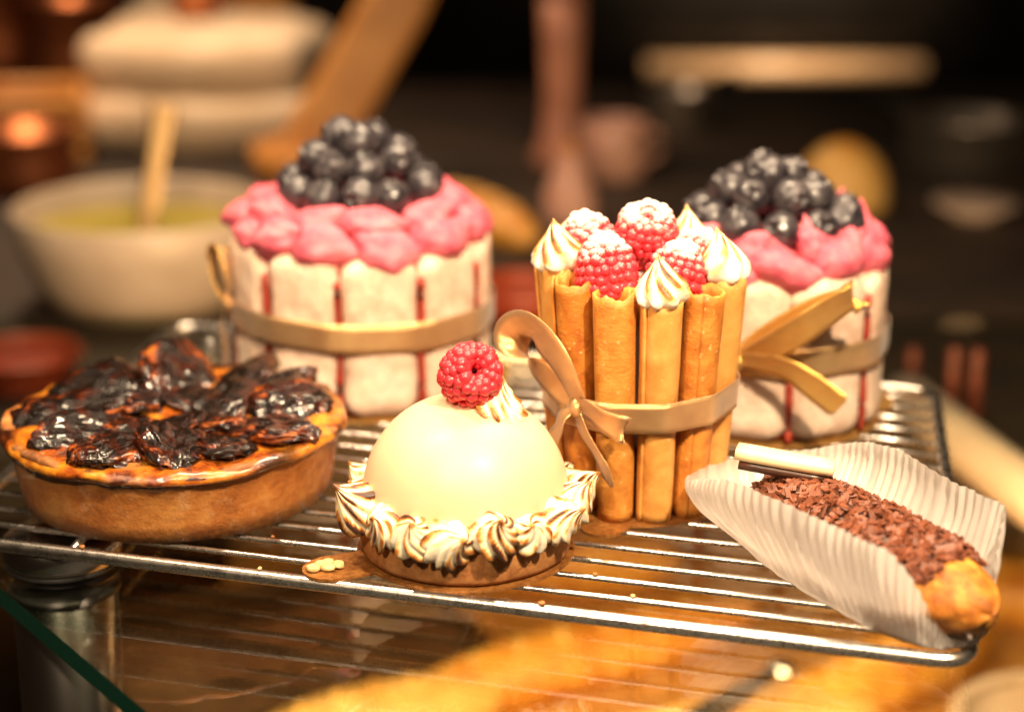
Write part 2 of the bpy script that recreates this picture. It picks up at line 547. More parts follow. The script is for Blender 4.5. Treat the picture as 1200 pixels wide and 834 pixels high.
def tube(path, rad, seg=12, closed=False):
    P = [Vector(p) for p in path]
    n = len(P)
    V = []
    up = Vector((0, 0, 1))
    for i in range(n):
        if closed:
            t = (P[(i + 1) % n] - P[i - 1]).normalized()
        else:
            t = (P[min(i + 1, n - 1)] - P[max(i - 1, 0)]).normalized()
        s = t.cross(up)
        if s.length < 1e-3:
            s = Vector((1, 0, 0))
        s.normalize()
        w = s.cross(t)
        r = rad[i] if isinstance(rad, (list, tuple)) else rad
        for j in range(seg):
            a = TAU * j / seg
            V.append(tuple(P[i] + s * (r * math.cos(a)) + w * (r * math.sin(a))))
    F = grid_faces(n, seg)
    if closed:
        for j in range(seg):
            k = (j + 1) % seg
            F.append(((n - 1) * seg + j, (n - 1) * seg + k, k, j))
    else:
        F.append(tuple(reversed(range(seg))))
        F.append(tuple((n - 1) * seg + j for j in range(seg)))
    return V, F

def roundbox(hx, hy, hz, r, nx=8, ny=4, nz_=12, fn=None):
    """box of half sizes hx, hy, hz with rounded edges of radius r, its faces as grids"""
    idx = {}
    V, F = [], []
    def vid(i, j, k):
        key = (i, j, k)
        if key not in idx:
            p = np.array((hx * (2 * i / nx - 1), hy * (2 * j / ny - 1), hz * (2 * k / nz_ - 1)))
            h = np.array((hx, hy, hz))
            q = np.clip(p, -(h - r), h - r)
            d = p - q
            L = np.linalg.norm(d)
            if L > 1e-9:
                p = q + d / L * min(L, r)
            p = tuple(p)
            if fn: p = fn(p)
            idx[key] = len(V)
            V.append(p)
        return idx[key]
    for i in range(nx):
        for j in range(ny):
            F.append((vid(i, j, 0), vid(i, j + 1, 0), vid(i + 1, j + 1, 0), vid(i + 1, j, 0)))
            F.append((vid(i, j, nz_), vid(i + 1, j, nz_), vid(i + 1, j + 1, nz_), vid(i, j + 1, nz_)))
    for i in range(nx):
        for k in range(nz_):
            F.append((vid(i, 0, k), vid(i + 1, 0, k), vid(i + 1, 0, k + 1), vid(i, 0, k + 1)))
            F.append((vid(i, ny, k), vid(i, ny, k + 1), vid(i + 1, ny, k + 1), vid(i + 1, ny, k)))
    for j in range(ny):
        for k in range(nz_):
            F.append((vid(0, j, k), vid(0, j, k + 1), vid(0, j + 1, k + 1), vid(0, j + 1, k)))
            F.append((vid(nx, j, k), vid(nx, j + 1, k), vid(nx, j + 1, k + 1), vid(nx, j, k + 1)))
    return V, F

def ico(sub, fn):
    bm = bmesh.new()
    bmesh.ops.create_icosphere(bm, subdivisions=sub, radius=1.0)
    V = [fn(tuple(v.co)) for v in bm.verts]
    F = [tuple(v.index for v in f.verts) for f in bm.faces]
    bm.free()
    return V, F

def slab(poly, z0, z1):
    n = len(poly)
    V = [(x, y, z0) for x, y in poly] + [(x, y, z1) for x, y in poly]
    F = [tuple(reversed(range(n))), tuple(range(n, 2 * n))]
    F += [(i, (i + 1) % n, n + (i + 1) % n, n + i) for i in range(n)]
    return V, F

def join(parts):
    V, F = [], []
    for v, f in parts:
        n = len(V)
        V += list(v)
        F += [tuple(i + n for i in q) for q in f]
    return V, F

def strip(path, wdirs, width, th=0.035, n=40, nw=4, taper=None, curl=0.0):
    """a length of ribbon: path control points, a width direction at each, real thickness"""
    P = smooth_path(path, n)
    W = smooth_path(wdirs, n)
    V = []
    rows = []
    for i in range(n + 1):
        t = P[min(i + 1, n)] - P[max(i - 1, 0)]
        t = t / (np.linalg.norm(t) + 1e-9)
        w = W[i] - t * np.dot(W[i], t)
        w = w / (np.linalg.norm(w) + 1e-9)
        nn = np.cross(t, w)
        wd = width * (taper(i / n) if taper else 1.0)
        ring = []
        for side in (1, -1):
            for k in range(nw + 1):
                s = (k / nw - 0.5) * side
                p = P[i] + w * (s * wd) + nn * (side * th / 2 + curl * (s * s * 4 - 0.5))
                ring.append(tuple(p))
        V += ring
    return V, grid_faces(n + 1, 2 * (nw + 1)) + [tuple(reversed(range(2 * (nw + 1)))), tuple(n * 2 * (nw + 1) + j for j in range(2 * (nw + 1)))]

def hull(pts):
    pts = sorted(set((round(x, 5), round(y, 5)) for x, y in pts))
    def half(ps):
        h = []
        for p in ps:
            while len(h) >= 2 and (h[-1][0] - h[-2][0]) * (p[1] - h[-2][1]) - (h[-1][1] - h[-2][1]) * (p[0] - h[-2][0]) <= 0:
                h.pop()
            h.append(p)
        return h
    a, b_ = half(pts), half(reversed(pts))
    return a[:-1] + b_[:-1]

def ray_hull(H, a):
    dx, dy = math.cos(a), math.sin(a)
    best = 0
    for i in range(len(H)):
        x1, y1 = H[i]; x2, y2 = H[(i + 1) % len(H)]
        ex, ey = x2 - x1, y2 - y1
        den = dx * ey - dy * ex
        if abs(den) < 1e-9: continue
        t = (x1 * ey - y1 * ex) / den
        u = (x1 * dy - y1 * dx) / den
        if t > 0 and -1e-6 <= u <= 1 + 1e-6:
            best = max(best, t)
    return best

def band(rad, zc, h, th=0.04, seg=120, rows=6):
    """ribbon wrapped round a cake; rad(a, z) is the cake's own outline"""
    V = []
    for i in range(2 * rows):
        k = i if i < rows else 2 * rows - 1 - i
        off = th if i < rows else 0.005
        for j in range(seg):
            a = TAU * j / seg
            z = zc(a) + h * (k / (rows - 1) - 0.5)
            r = rad(a, z) + off
            V.append((r * math.cos(a), r * math.sin(a), z))
    F = grid_faces(2 * rows, seg)
    n = (2 * rows - 1) * seg
    F += [(n + j, n + (j + 1) % seg, (j + 1) % seg, j) for j in range(seg)]
    return V, F

# ------------------------------------------------------------------ shared pieces
def kiss_mesh(name, n, rad, h, twist, seed, toast_s, toast_lo, bend=0.0, rows=22):
    V, T = [], []
    cols = n * 8
    for i in range(rows):
        u = i / (rows - 1)
        pr = float(np.interp(u, [0, .10, .24, .38, .52, .66, .80, .92, 1], [.80, 1, .99, .86, .65, .43, .23, .09, .012]))
        pr = max(pr, 0.012)
        for j in range(cols):
            a = TAU * j / cols
            ph = n * (a + twist * u * (1 + .5 * u) + 0.16 * math.sin(a * 2 + seed) + 0.10 * nz((math.cos(a), math.sin(a), u * 2), 1.8, seed + 3))
            crest = 0.5 + 0.5 * math.cos(ph)
            amp = 0.24 * (1 - u ** 3)
            r = rad * pr * (1 - amp + amp * crest ** 0.8)
            r *= 1 + 0.10 * nz((math.cos(a), math.sin(a), u * 2), 1.3, seed)
            x, y, z = r * math.cos(a), r * math.sin(a), h * (u ** 0.92)
            x += bend * u * u * rad
            V.append((x, y, z))
            k = max(0.0, min(1.0, (crest - 0.22) / 0.72))
            k = k * k * (3 - 2 * k)
            low = max(0.0, min(1.0, (u - toast_lo) / 0.25))
            T.append(toast_s * k * low * max(0.10, 0.60 + 1.6 * nz((math.cos(a), math.sin(a), u), 1.5, seed + 9) + .5 * nz((math.cos(a), math.sin(a), u * 1.5), 4.5, seed)) + (0.35 * toast_s if u > 0.88 else 0))
    F = grid_faces(rows, cols) + [tuple(reversed(range(cols))), tuple((rows - 1) * cols + j for j in range(cols))]
    o = mk(name, V, F, M['meringue'], attrs={'toast': T})
    me = o.data
    bpy.data.objects.remove(o)
    return me

def blueberry_mesh():
    prof = []
    for i in range(13):
        t = PI * 0.84 * i / 12
        prof.append((max(math.sin(t), 0.001), -0.90 * math.cos(t)))
    prof += [(0.40, 0.86), (0.35, 0.93), (0.29, 0.90), (0.24, 0.76), (0.12, 0.72), (0.001, 0.73)]
    def fn(p, i, j):
        x, y, z = p
        if 13 <= i <= 15:
            a = TAU * j / 30
            k = 1 + 0.16 * math.cos(5 * a)
            return (x * k, y * k, z + 0.04 * math.cos(5 * a))
        k = 1 + 0.03 * nz(p, 1.4, 3)
        return (x * k, y * k, z * k)
    V, F = lathe(prof, 30, fn)
    o = mk('blueberry', V, F, M['blueberry'])
    me = o.data
    bpy.data.objects.remove(o)
    return me

def raspberry_mesh(mat, seed):
    r_ = random.Random(seed)
    parts, crown = [], []
    prof = [(0.34, 0.62), (0.42, 0.84), (0.60, 0.97), (0.78, 0.86), (0.90, 0.62), (0.96, 0.33), (0.95, 0.03), (0.88, -0.26), (0.77, -0.53), (0.61, -0.77), (0.42, -0.95), (0.21, -1.07), (0.02, -1.10)]
    rows = [(a_ - 0.045 * min(1, a_ * 3), b_ * .97, 0.172) for a_, b_ in prof]
    for q, (rr_, z, s) in enumerate(rows):
        n = max(1, int(round(TAU * rr_ / (s * 1.75))))
        for k in range(n):
            a = TAU * (k + 0.5 * (q % 2)) / n + r_.uniform(-.13, .13)
            sc = s * r_.uniform(1.05, 1.34)
            q2 = r_.uniform(0.94, 0.985)
            c = (rr_ * q2 * math.cos(a), rr_ * q2 * math.sin(a), z * q2 + r_.uniform(-.05, .05))
            v, f = ico(2, lambda p: (c[0] + p[0] * sc, c[1] + p[1] * sc, c[2] + p[2] * sc * 0.95))
            parts.append((v, f))
            crown += [max(0.0, min(1.0, (z + 0.5) / 1.3))] * len(v)
    body = lathe([(0.001, -1.08), (0.42, -0.95), (0.78, -0.50), (0.93, 0.03), (0.92, 0.45), (0.76, 0.84), (0.58, 0.92), (0.40, 0.7), (0.26, 0.0), (0.001, -0.2)], 28)
    parts.append(body)
    crown += [0.0] * len(body[0])
    V, F = join(parts)
    k = 0.86
    V = [(x * k, y * k, z * k * 1.04) for x, y, z in V]
    o = mk('raspberry', V, F, mat, attrs={'crown': crown})
    me = o.data
    bpy.data.objects.remove(o)
    return me

BLUE = blueberry_mesh()
RASP = raspberry_mesh(M['raspberry'], 4)
RASP_S = [raspberry_mesh(M['raspberry_sugar'], s) for s in (11, 12)]

def cream_meshes():
    out = []
    for s in range(5):
        def fn(p, s=s):
            x, y, z = p
            k = 1 + 0.24 * nz(p, 1.1, s * 7.3) + 0.13 * (abs(nz(p, 2.2, s * 3.1)) - .2) + 0.06 * nz(p, 5, s) + 0.025 * nz(p, 11, s)
            tip = max(0.0, x) ** 3
            return (x * k + .28 * tip, y * k * (1 - .3 * tip), z * k + .22 * tip * (1 if s % 2 else -.3))
        V, F = ico(4, fn)
        o = mk('piped_cream', V, F, M['pink'])
        out.append(o.data)
        bpy.data.objects.remove(o)
    return out
CREAM = cream_meshes()

# ------------------------------------------------------------------ the display: glass shelf, post, lower shelf, counter, wall
gpoly = [(-29.35, 11.95), (-1.8, -25.0), (44, -25.0), (44, 19.0), (-29.35, 19.0)]
GZ = -1.25
V, F = slab(gpoly, GZ - 0.6, GZ)
V2 = V
o = mk('glass_shelf', V, F, [M['glass'], M['glass_edge']], smooth=False)
for p in o.data.polygons:
    if abs(p.normal.z) < 0.5 and p.normal.x < -0.3 and p.normal.y < -0.3:
        p.material_index = 1
tag(o, 'clear glass display shelf with green cut edge under the wire rack', 'glass shelf')

post = thing('shelf_post', 'round brushed steel post clamping the corner of the glass shelf', 'post', (-13.0, -6.33, -40.0))
V, F = lathe([(1.5, 0), (1.5, 40.0 + GZ - 0.85), (1.45, 40.0 + GZ - 0.82)], 48)
mk('column', V, F, M['post'], post)
z0 = 40.0 + GZ
V, F = lathe([(1.45, z0 - 0.815), (1.6, z0 - 0.80), (1.6, z0 - 0.615), (1.5, z0 - 0.605)], 48)
mk('gasket', V, F, M['rubber'], post)
V, F = lathe([(1.55, z0 + 0.004), (1.62, z0 + 0.02), (1.62, z0 + 0.16), (1.55, z0 + 0.18)], 48)
mk('gasket', V, F, M['rubber'], post)
V, F = lathe([(1.60, z0 + 0.183), (1.68, z0 + 0.22), (1.70, z0 + 0.40), (1.70, z0 + 0.78), (1.60, z0 + 0.88), (0.9, z0 + 0.89), (0.001, z0 + 0.885)], 56)
mk('cap', V, F, M['post'], post)

V, F = slab([(-15, -2), (52, -9), (52, 54), (-15, 54)], -21.5, -20.0)
o = tag(mk('lower_shelf', V, F, M['shelf_paper'], smooth=False), kind='structure')
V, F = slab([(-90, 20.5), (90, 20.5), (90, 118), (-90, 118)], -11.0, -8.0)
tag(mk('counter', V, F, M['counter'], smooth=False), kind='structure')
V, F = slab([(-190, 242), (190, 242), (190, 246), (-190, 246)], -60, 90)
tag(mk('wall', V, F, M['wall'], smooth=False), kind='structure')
V, F = slab([(-60, 54.2), (60, 54.2), (60, 56), (-60, 56)], -40, -11.2)
tag(mk('wall_back', V, F, M['dark_tray'], smooth=False), kind='structure')

# dark baking tray on the lower shelf
V, F = slab([(-60, -40), (60, -40), (60, 54), (-60, 54)], -41, -40)
tag(mk('floor', V, F, M['wall'], smooth=False), kind='structure')
tr_ = thing('baking_tray', 'dark brown baking tray lying under the glass beside the steel post', 'tray', (-10.3, 24.6, -20.0), R(26))
V, F = roundbox(9, 8, 0.25, 0.22, 8, 8, 2)
mk('plate', [(x, y, z + 0.26) for x, y, z in V], F, M['dark_tray'], tr_)
V, F = tube([(-8.8, -7.8, .65), (8.8, -7.8, .65), (8.8, 7.8, .65), (-8.8, 7.8, .65)], 0.25, 10, True)
mk('rim', V, F, M['dark_tray'], tr_)

# golden loaves below the glass
def loaf(name, label, L, r, loc, rz, mat, seed, cuts=4, group=None):
    t = thing(name, label, 'bread', loc, rz, group)
    def fn(p):
        x, y, z = p
        k = 1 + 0.07 * nz(p, 2.0, seed)
        sc = r * k
        zz = z * sc * 0.85
        return (x * L * k, y * sc, max(zz, -0.5 * r) + 0.5 * r)
    V, F = ico(4, fn)
    cru = mk('crust', V, F, mat, t)
    for q in range(cuts):
        x = (q - (cuts - 1) / 2) * L * 1.35 / max(cuts, 1)
        w = math.sqrt(max(0.05, 1 - (x / L) ** 2))
        V, F = tube([(x - 0.5, -0.45 * r * w, r * (0.5 + 0.78 * w)), (x, 0, r * (0.5 + 0.84 * w)), (x + 0.5, 0.45 * r * w, r * (0.5 + 0.78 * w))], [0.12, 0.28, 0.12], 8)
        mk('score', V, F, M['pale_crust'], cru)
    return t
for k, (lab, L, r, x, y, rz, mm, cuts) in enumerate([
    ('short pale golden loaf under the glass near the dark baking tray', 6.2, 2.0, -5.5, 7.0, 25, 'pale_crust', 5),
    ('long golden loaf under the glass below the cream dome cake', 10.5, 2.0, 3.0, 12.0, 32, 'golden_crust', 6),
    ('plump golden loaf under the glass in front of the long loaf', 8.0, 1.9, 7.8, 6.0, 18, 'pale_crust', 5),
    ('golden loaf under the glass below the eclair', 7.6, 2.1, 15.6, 10.5, 40, 'golden_crust', 5),
    ('loaf at the back of the lower shelf under the tall charlottes', 5.5, 2.4, 3.0, 20.5, 5, 'golden_crust', 4),
    ('browned loaf on the lower shelf beside the stacked ring dishes', 4.2, 2.2, 23.5, 17.0, -20, 'golden_crust', 3)]):
    loaf('bread_loaf', lab, L, r, (x * 1.098, y * 1.278 + 8.0, -20.0), R(rz), M[mm], k * 3.3, cuts, 'golden loaves on the lower shelf')
rd = thing('ring_dish', 'cream enamel dish with rolled rim under the glass below the eclair', 'dish', (22.9, 13.6, -20.0))
V, F = lathe([(2.2, 0), (3.6, 0.5), (4.4, 2.2), (4.55, 2.6), (4.3, 2.6), (4.1, 2.2), (3.4, 0.8), (0.001, 0.5)], 48)
mk('basin', V, F, M['cream_enamel'], rd)
V, F = tube([(4.45 * math.cos(a), 4.45 * math.sin(a), 2.65) for a in np.linspace(0, TAU, 48, endpoint=False)], 0.32, 10, True)
mk('rim', V, F, M['cream_enamel'], rd)

tg = thing('glint_tongs', 'shiny steel tongs added for glints on the loaves under the glass', 'tongs', (8.0, 10.8, -20.0))  # made-up shiny piece, added to give a bright streak and glints
for q, (dx, dz) in enumerate(((-.5, 0), (.9, .4))):
    V, F = tube(smooth_path([(-4.2 + dx, -5.2, 4.0 + dz), (-1.8 + dx, -1.6, 4.3 + dz), (.9 + dx * .6, 1.6, 4.4 + dz), (3.1, 4.0, 4.5)], 24), [.30 + .16 * math.sin(i / 24 * PI) for i in range(25)], 12)
    mk('arm', V, F, M['chrome'], tg)
V, F = ico(3, lambda p: (3.2 + p[0] * .7, 4.1 + p[1] * .7, 4.5 + p[2] * .5))
mk('glint_ball', V, F, M['chrome'], tg)  # ball added to mirror the strip above as a glint

# ------------------------------------------------------------------ wire rack
FL, FR_, BR, BL = (np.array(p, float) for p in ((-16.36, -7.07), (11.28, -15.01), (14.72, 5.83), (-13.07, 14.02)))
rack = thing('wire_rack', 'shiny steel wire cooling rack holding all the pastries above the glass', 'wire rack', (0, 0, GZ))
def rounded_loop(cs, rad, n=8):
    out = []
    for i in range(4):
        p0, p1, p2 = cs[i - 1], cs[i], cs[(i + 1) % 4]
        a = p1 + (p0 - p1) / np.linalg.norm(p0 - p1) * rad
        b_ = p1 + (p2 - p1) / np.linalg.norm(p2 - p1) * rad
        for k in range(n + 1):
            t = k / n
            out.append((1 - t) ** 2 * a + 2 * t * (1 - t) * p1 + t * t * b_)
        nxt = p2 + (p1 - p2) / np.linalg.norm(p1 - p2) * rad
        for k in range(1, 12):
            out.append(b_ + (nxt - b_) * k / 12)
    return out
ZR = -0.17 - GZ
V, F = tube([(p[0], p[1], ZR) for p in rounded_loop([FL, FR_, BR, BL], 1.0)], 0.20, 14, True)
mk('frame_rod', V, F, M['wire'], rack)
NW = 19
for k in range(1, NW):
    t = k / NW
    a = FL + (BL - FL) * t
    b_ = FR_ + (BR - FR_) * t
    a = a + (b_ - a) * 0.003
    b_ = b_ - (b_ - a) * 0.003
    P = [(*(a + (b_ - a) * s), -0.086 - GZ + 0.012 * math.sin(s * 9 + k)) for s in np.linspace(0, 1, 15)]
    V, F = tube(P, 0.084, 10)
    mk('wire', V, F, M['wire'], rack)
for t in (0.14, 0.53):
    a = FL + (FR_ - FL) * t
    b_ = BL + (BR - BL) * t
    V, F = tube([(*a, -0.31 - GZ), (*((a + b_) / 2), -0.31 - GZ), (*b_, -0.31 - GZ)], 0.115, 10)
    mk('cross_bar', V, F, M['wire'], rack)
for c0 in ((FR_ + (FL - FR_) * .10 + (BR - FR_) * .30), (BR + (BL - BR) * .06 + (FR_ - BR) * .05), (BL + (BR - BL) * .06 + (FL - BL) * .05)):
    V, F = tube([(*c0, 0.0), (*c0, 0.35), (*c0, ZR - 0.1)], [0.16, 0.12, 0.12], 10)
    mk('foot', V, F, M['wire'], rack)

rc = random.Random(17)
cms = []
for q in range(4):
    V, F = ico(2, lambda p: (p[0] * (1 + .5 * nz(p, 1.7, q)), p[1] * (.8 + .4 * nz(p, 1.9, q + 3)), p[2] * .6 * (1 + .4 * nz(p, 2, q + 5))))
    o = mk('crumb', V, F, M['crumb'] if q % 2 else M['shortbread'])
    cms.append(o.data)
    bpy.data.objects.remove(o)
for q, (row, u) in enumerate(((0, .16), (0, .345), (0, .62), (1, .70), (2, .66), (3, .60), (2, .335))):
    t = row / NW
    a = FL + (BL - FL) * t
    b_ = FR_ + (BR - FR_) * t
    p = a + (b_ - a) * u
    sz = rc.uniform(.06, .12)
    tag(inst('crumb', cms[q % 4], None, (p[0], p[1] + rc.uniform(-.04, .04), (0.03 if row == 0 else 0.0) + sz * .45), (0, 0, rc.uniform(0, 6)), sz), 'tiny pastry crumb caught on the bare wires of the rack', 'crumb', 'crumbs caught on the rack wires')

# ------------------------------------------------------------------ prune tart
tart = thing('prune_tart', 'round browned tart topped with burnt glossy prunes', 'tart', (-10.05, -3.5, 0.0))
def tart_fn(p, i, j):
    x, y, z = p
    a = math.atan2(y, x)
    d = (math.cos(a), math.sin(a), z * 0.4)
    if i >= 4:
        k = 1 + 0.030 * nz(d, 2.3, 1.0) + 0.014 * nz(d, 13.0, 2.0)
        dz = 0.22 * nz(d, 1.9, 5.0) + 0.10 * nz(d, 7.0, 4.0) + 0.05 * nz(d, 15.0, 4.0)
        if i >= 9: dz = 0
        return (x * k, y * k, z + dz)
    k = 1 + 0.010 * nz(d, 3.0, 1.0)
    return (x * k, y * k, z)
TS = 1.0
tp_ = [(4.42, 0.01), (4.56, 0.07), (4.66, 0.6), (4.76, 1.2), (4.86, 1.66), (4.96, 1.88), (5.04, 2.02), (4.98, 2.15), (4.76, 2.18), (4.58, 2.08), (4.45, 1.8), (4.3, 1.2), (0.001, 1.1)]
V, F = lathe(tp_, 144, tart_fn)
T = []
for i in range(len(tp_)):
    for j in range(144):
        a = TAU * j / 144
        if 5 <= i <= 9:
            s = 0.45 + 1.3 * nz((math.cos(a), math.sin(a), 0), 2.2, 8.0) + (0.5 if 3.3 < a < 4.6 else 0)
        elif i <= 1:
            s = 0.4 + 0.6 * max(0, math.cos(a + 0.9))
        else:
            s = 0.0
        T.append(max(0, s))
mk('pastry_case', V, F, M['tart'], tart, attrs={'toast': T})
prof = [(5.08, 1.96), (5.10, 2.10), (5.0, 2.20)] + [(4.85 - 4.849 * k / 22, 2.24 + 0.02 * math.sin(k / 22 * PI / 2)) for k in range(23)]
def cf(p, i, j):
    x, y, z = p
    return (x * (1 + .02 * nz(p, 1.1, 3)), y * (1 + .02 * nz(p, 1.1, 3)), z + (0.20 * nz(p, 0.7, 2) + 0.09 * nz(p, 2.4, 5)) * (1 if i > 2 else 0.8))
V, F = lathe(prof, 96, cf)
TC = []
for i in range(len(prof)):
    for j in range(96):
        a = TAU * j / 96
        d = (math.cos(a), math.sin(a), i * .12)
        TC.append(max(0.0, min(1.0, (0.28 + 1.7 * nz(d, 2.4, 6.0) + .8 * nz(d, 6.0, 2.0)) * (1.0 if i < 8 else .6))))
mk('caramel_custard', V, F, M['custard'], tart, attrs={'toast': TC})

def prune_mesh(s):
    def fn(p):
        x, y, z = p
        # a halved fruit, folded lengthwise, wrinkled, pulled out to a tip
        rg = 0.5 - abs(nz((p[0] * .7, p[1] * 1.5, p[2]), 2.2, s * 2.3)) * 1.6
        rg2 = 0.5 - abs(nz((p[0], p[1] * 1.4, p[2]), 5.0, s * 1.9)) * 1.6
        k = 1 + 0.18 * nz(p, 1.0, s * 5.1) + 0.22 * rg + 0.07 * rg2
        w = 1.16 - 0.22 * x
        zz = z * 0.50 * k + 0.20 * abs(y) * (1 if s % 2 else -0.2) + 0.16 * nz((x, y, 0), 1.6, s * 4)
        return (x * 1.32 * k, y * w * k, zz + 0.14 * x * x)
    V, F = ico(5, fn)
    o = mk('prune', V, F, M['prune'])
    me = o.data
    bpy.data.objects.remove(o)
    return me
PR = [prune_mesh(s) for s in range(6)]
rp = random.Random(5)
n = 12
for k in range(n):
    a = TAU * k / n + rp.uniform(-0.06, 0.06) + 0.1
    r = 3.36 + rp.uniform(-0.34, 0.30)
    back = math.sin(a)                       # the far ones stand up, the near ones lie
    tilt = R(-4 - 14 * max(0, back) ** 2 + rp.uniform(-9, 9))
    q = (Matrix.Rotation(a, 4, 'Z') @ Matrix.Rotation(tilt, 4, 'Y') @ Matrix.Rotation(R(rp.uniform(-22, 22)), 4, 'X')).to_euler()
    s = rp.uniform(0.92, 1.18)
    inst('prune', PR[k % 6], tart, (r * math.cos(a), r * math.sin(a), 2.16 + 0.10 * max(0, back) ** 2 + rp.uniform(0, 0.10)), q, (s * rp.uniform(.85, 1.05), s * rp.uniform(.8, 1.0), s * rp.uniform(.6, .95)))
for k in range(7):
    a = TAU * k / 7 + 0.4
    r = 1.6 + rp.uniform(-.2, .2)
    q = (Matrix.Rotation(a + rp.uniform(-.5, .5), 4, 'Z') @ Matrix.Rotation(R(rp.uniform(-14, 4)), 4, 'Y') @ Matrix.Rotation(R(rp.uniform(-20, 20)), 4, 'X')).to_euler()
    s = rp.uniform(0.66, 0.82)
    inst('prune', PR[(k + 2) % 6], tart, (r * math.cos(a), r * math.sin(a), 2.24), q, (s, s, s * 0.6))

# ------------------------------------------------------------------ dome cake
CARD = 0.09
dc = (-1.28, -8.25)
def card(name, label, c, r, tabs, mat, z=0.004):
    V, F = [], []
    poly = []
    n = 96
    for j in range(n):
        a = TAU * j / n
        k = r
        for ta, tw, tl in tabs:
            d = (a - ta + PI) % TAU - PI
            if abs(d) < tw:
                k = r + tl * (math.cos(d / tw * PI / 2) ** 0.35)
        poly.append((k * math.cos(a), k * math.sin(a)))
    V, F = slab(poly, 0, CARD - 0.01)
    o = mk(name, V, F, mat, None, (c[0], c[1], z), (0, 0, 0), smooth=False)
    tag(o, label, 'cake board')
    return o
card('cake_board', 'gold card with a side tab under the cream dome cake', dc, 3.02, [(R(203), 0.24, 1.7)], M['gold_card_dark'])
dome = thing('dome_cake', 'cream glazed dome cake ringed with torched meringue, one raspberry on top', 'cake', (dc[0], dc[1], CARD))
def bf(p, i, j):
    x, y, z = p
    a = math.atan2(y, x)
    k = 1 + 0.012 * nz((math.cos(a), math.sin(a), z * .5), 4, 3)
    return (x * k, y * k, z)
V, F = lathe([(2.70, 0.0), (2.86, 0.05), (2.92, 0.18), (2.97, 1.03), (2.90, 1.16), (2.7, 1.20), (0.001, 1.20)], 96, bf)
mk('biscuit_base', V, F, M['shortbread'], dome)
prof = [(2.80, 1.205), (2.86, 1.33)]
for i in range(25):
    t = PI / 2 * i / 24
    prof.append((max(2.86 * math.cos(t) ** 0.94, 0.001), 1.46 + 2.88 * math.sin(t)))
V, F = lathe(prof, 96)
mk('glazed_dome', V, F, M['glaze'], dome)
KT = [kiss_mesh('meringue_kiss', nn, 0.78, 1.22, tw, sd, ts, 0.0, bd) for nn, tw, sd, bd, ts in ((9, 1.4, 1, .35, 1.1), (8, -1.2, 2, .2, .85), (9, 1.7, 3, .4, 1.25), (10, 1.1, 4, -.25, .9), (8, -1.5, 5, .5, 1.05), (9, .8, 6, .3, 1.8))]
rk = random.Random(21)
NK = 17
for k in range(NK):
    a = TAU * k / NK + R(9 + rk.uniform(-3, 3))
    r = 2.72 + rk.uniform(-.06, .08)
    tilt = R(50 + rk.uniform(-16, 20))
    q = (Matrix.Rotation(a + R(rk.uniform(-30, 30)), 4, 'Z') @ Matrix.Rotation(tilt, 4, 'Y') @ Matrix.Rotation(R(rk.uniform(0, 360)), 4, 'Z')).to_euler()
    s = rk.uniform(0.86, 1.06)
    inst('meringue_kiss', KT[(k * 5 + k // 4) % 6], dome, (r * math.cos(a), r * math.sin(a), 1.24 + rk.uniform(-.08, .08)), q, (s * rk.uniform(.88, 1.12), s, s * rk.uniform(.85, 1.12)))
KTOP = kiss_mesh('meringue_swirl', 10, 0.92, 0.95, 1.5, 6, 0.75, 0.0, 0.5)
inst('meringue_swirl', KTOP, dome, (0.78, -0.18, 3.95), (Matrix.Rotation(R(-20), 4, 'Z') @ Matrix.Rotation(R(24), 4, 'Y') @ Matrix.Rotation(R(130), 4, 'Z')).to_euler(), (1, 1, 1))
inst('raspberry', RASP, dome, (0.12, -0.12, 4.97), (Matrix.Rotation(R(20), 4, 'Z') @ Matrix.Rotation(R(58), 4, 'X')).to_euler(), 0.96)
# crumbs on the tab
for k, (x, y) in enumerate(((-4.95, -9.95), (-5.2, -9.8), (-4.7, -9.75), (-5.35, -10.0), (-5.0, -9.65))):
    V, F = ico(2, lambda p: (p[0] * .22 * (1 + .5 * nz(p, 2, k)), p[1] * .17 * (1 + .5 * nz(p, 2, k + 3)), p[2] * .11 * (1 + .4 * nz(p, 2, k + 5))))
    tag(mk('biscuit_crumb', V, F, M['crumb'], None, (x, y, CARD + 0.08), (0, 0, k)), 'pale crumb on the gold tab beside the dome cake', 'crumb', 'crumbs on the gold tab')

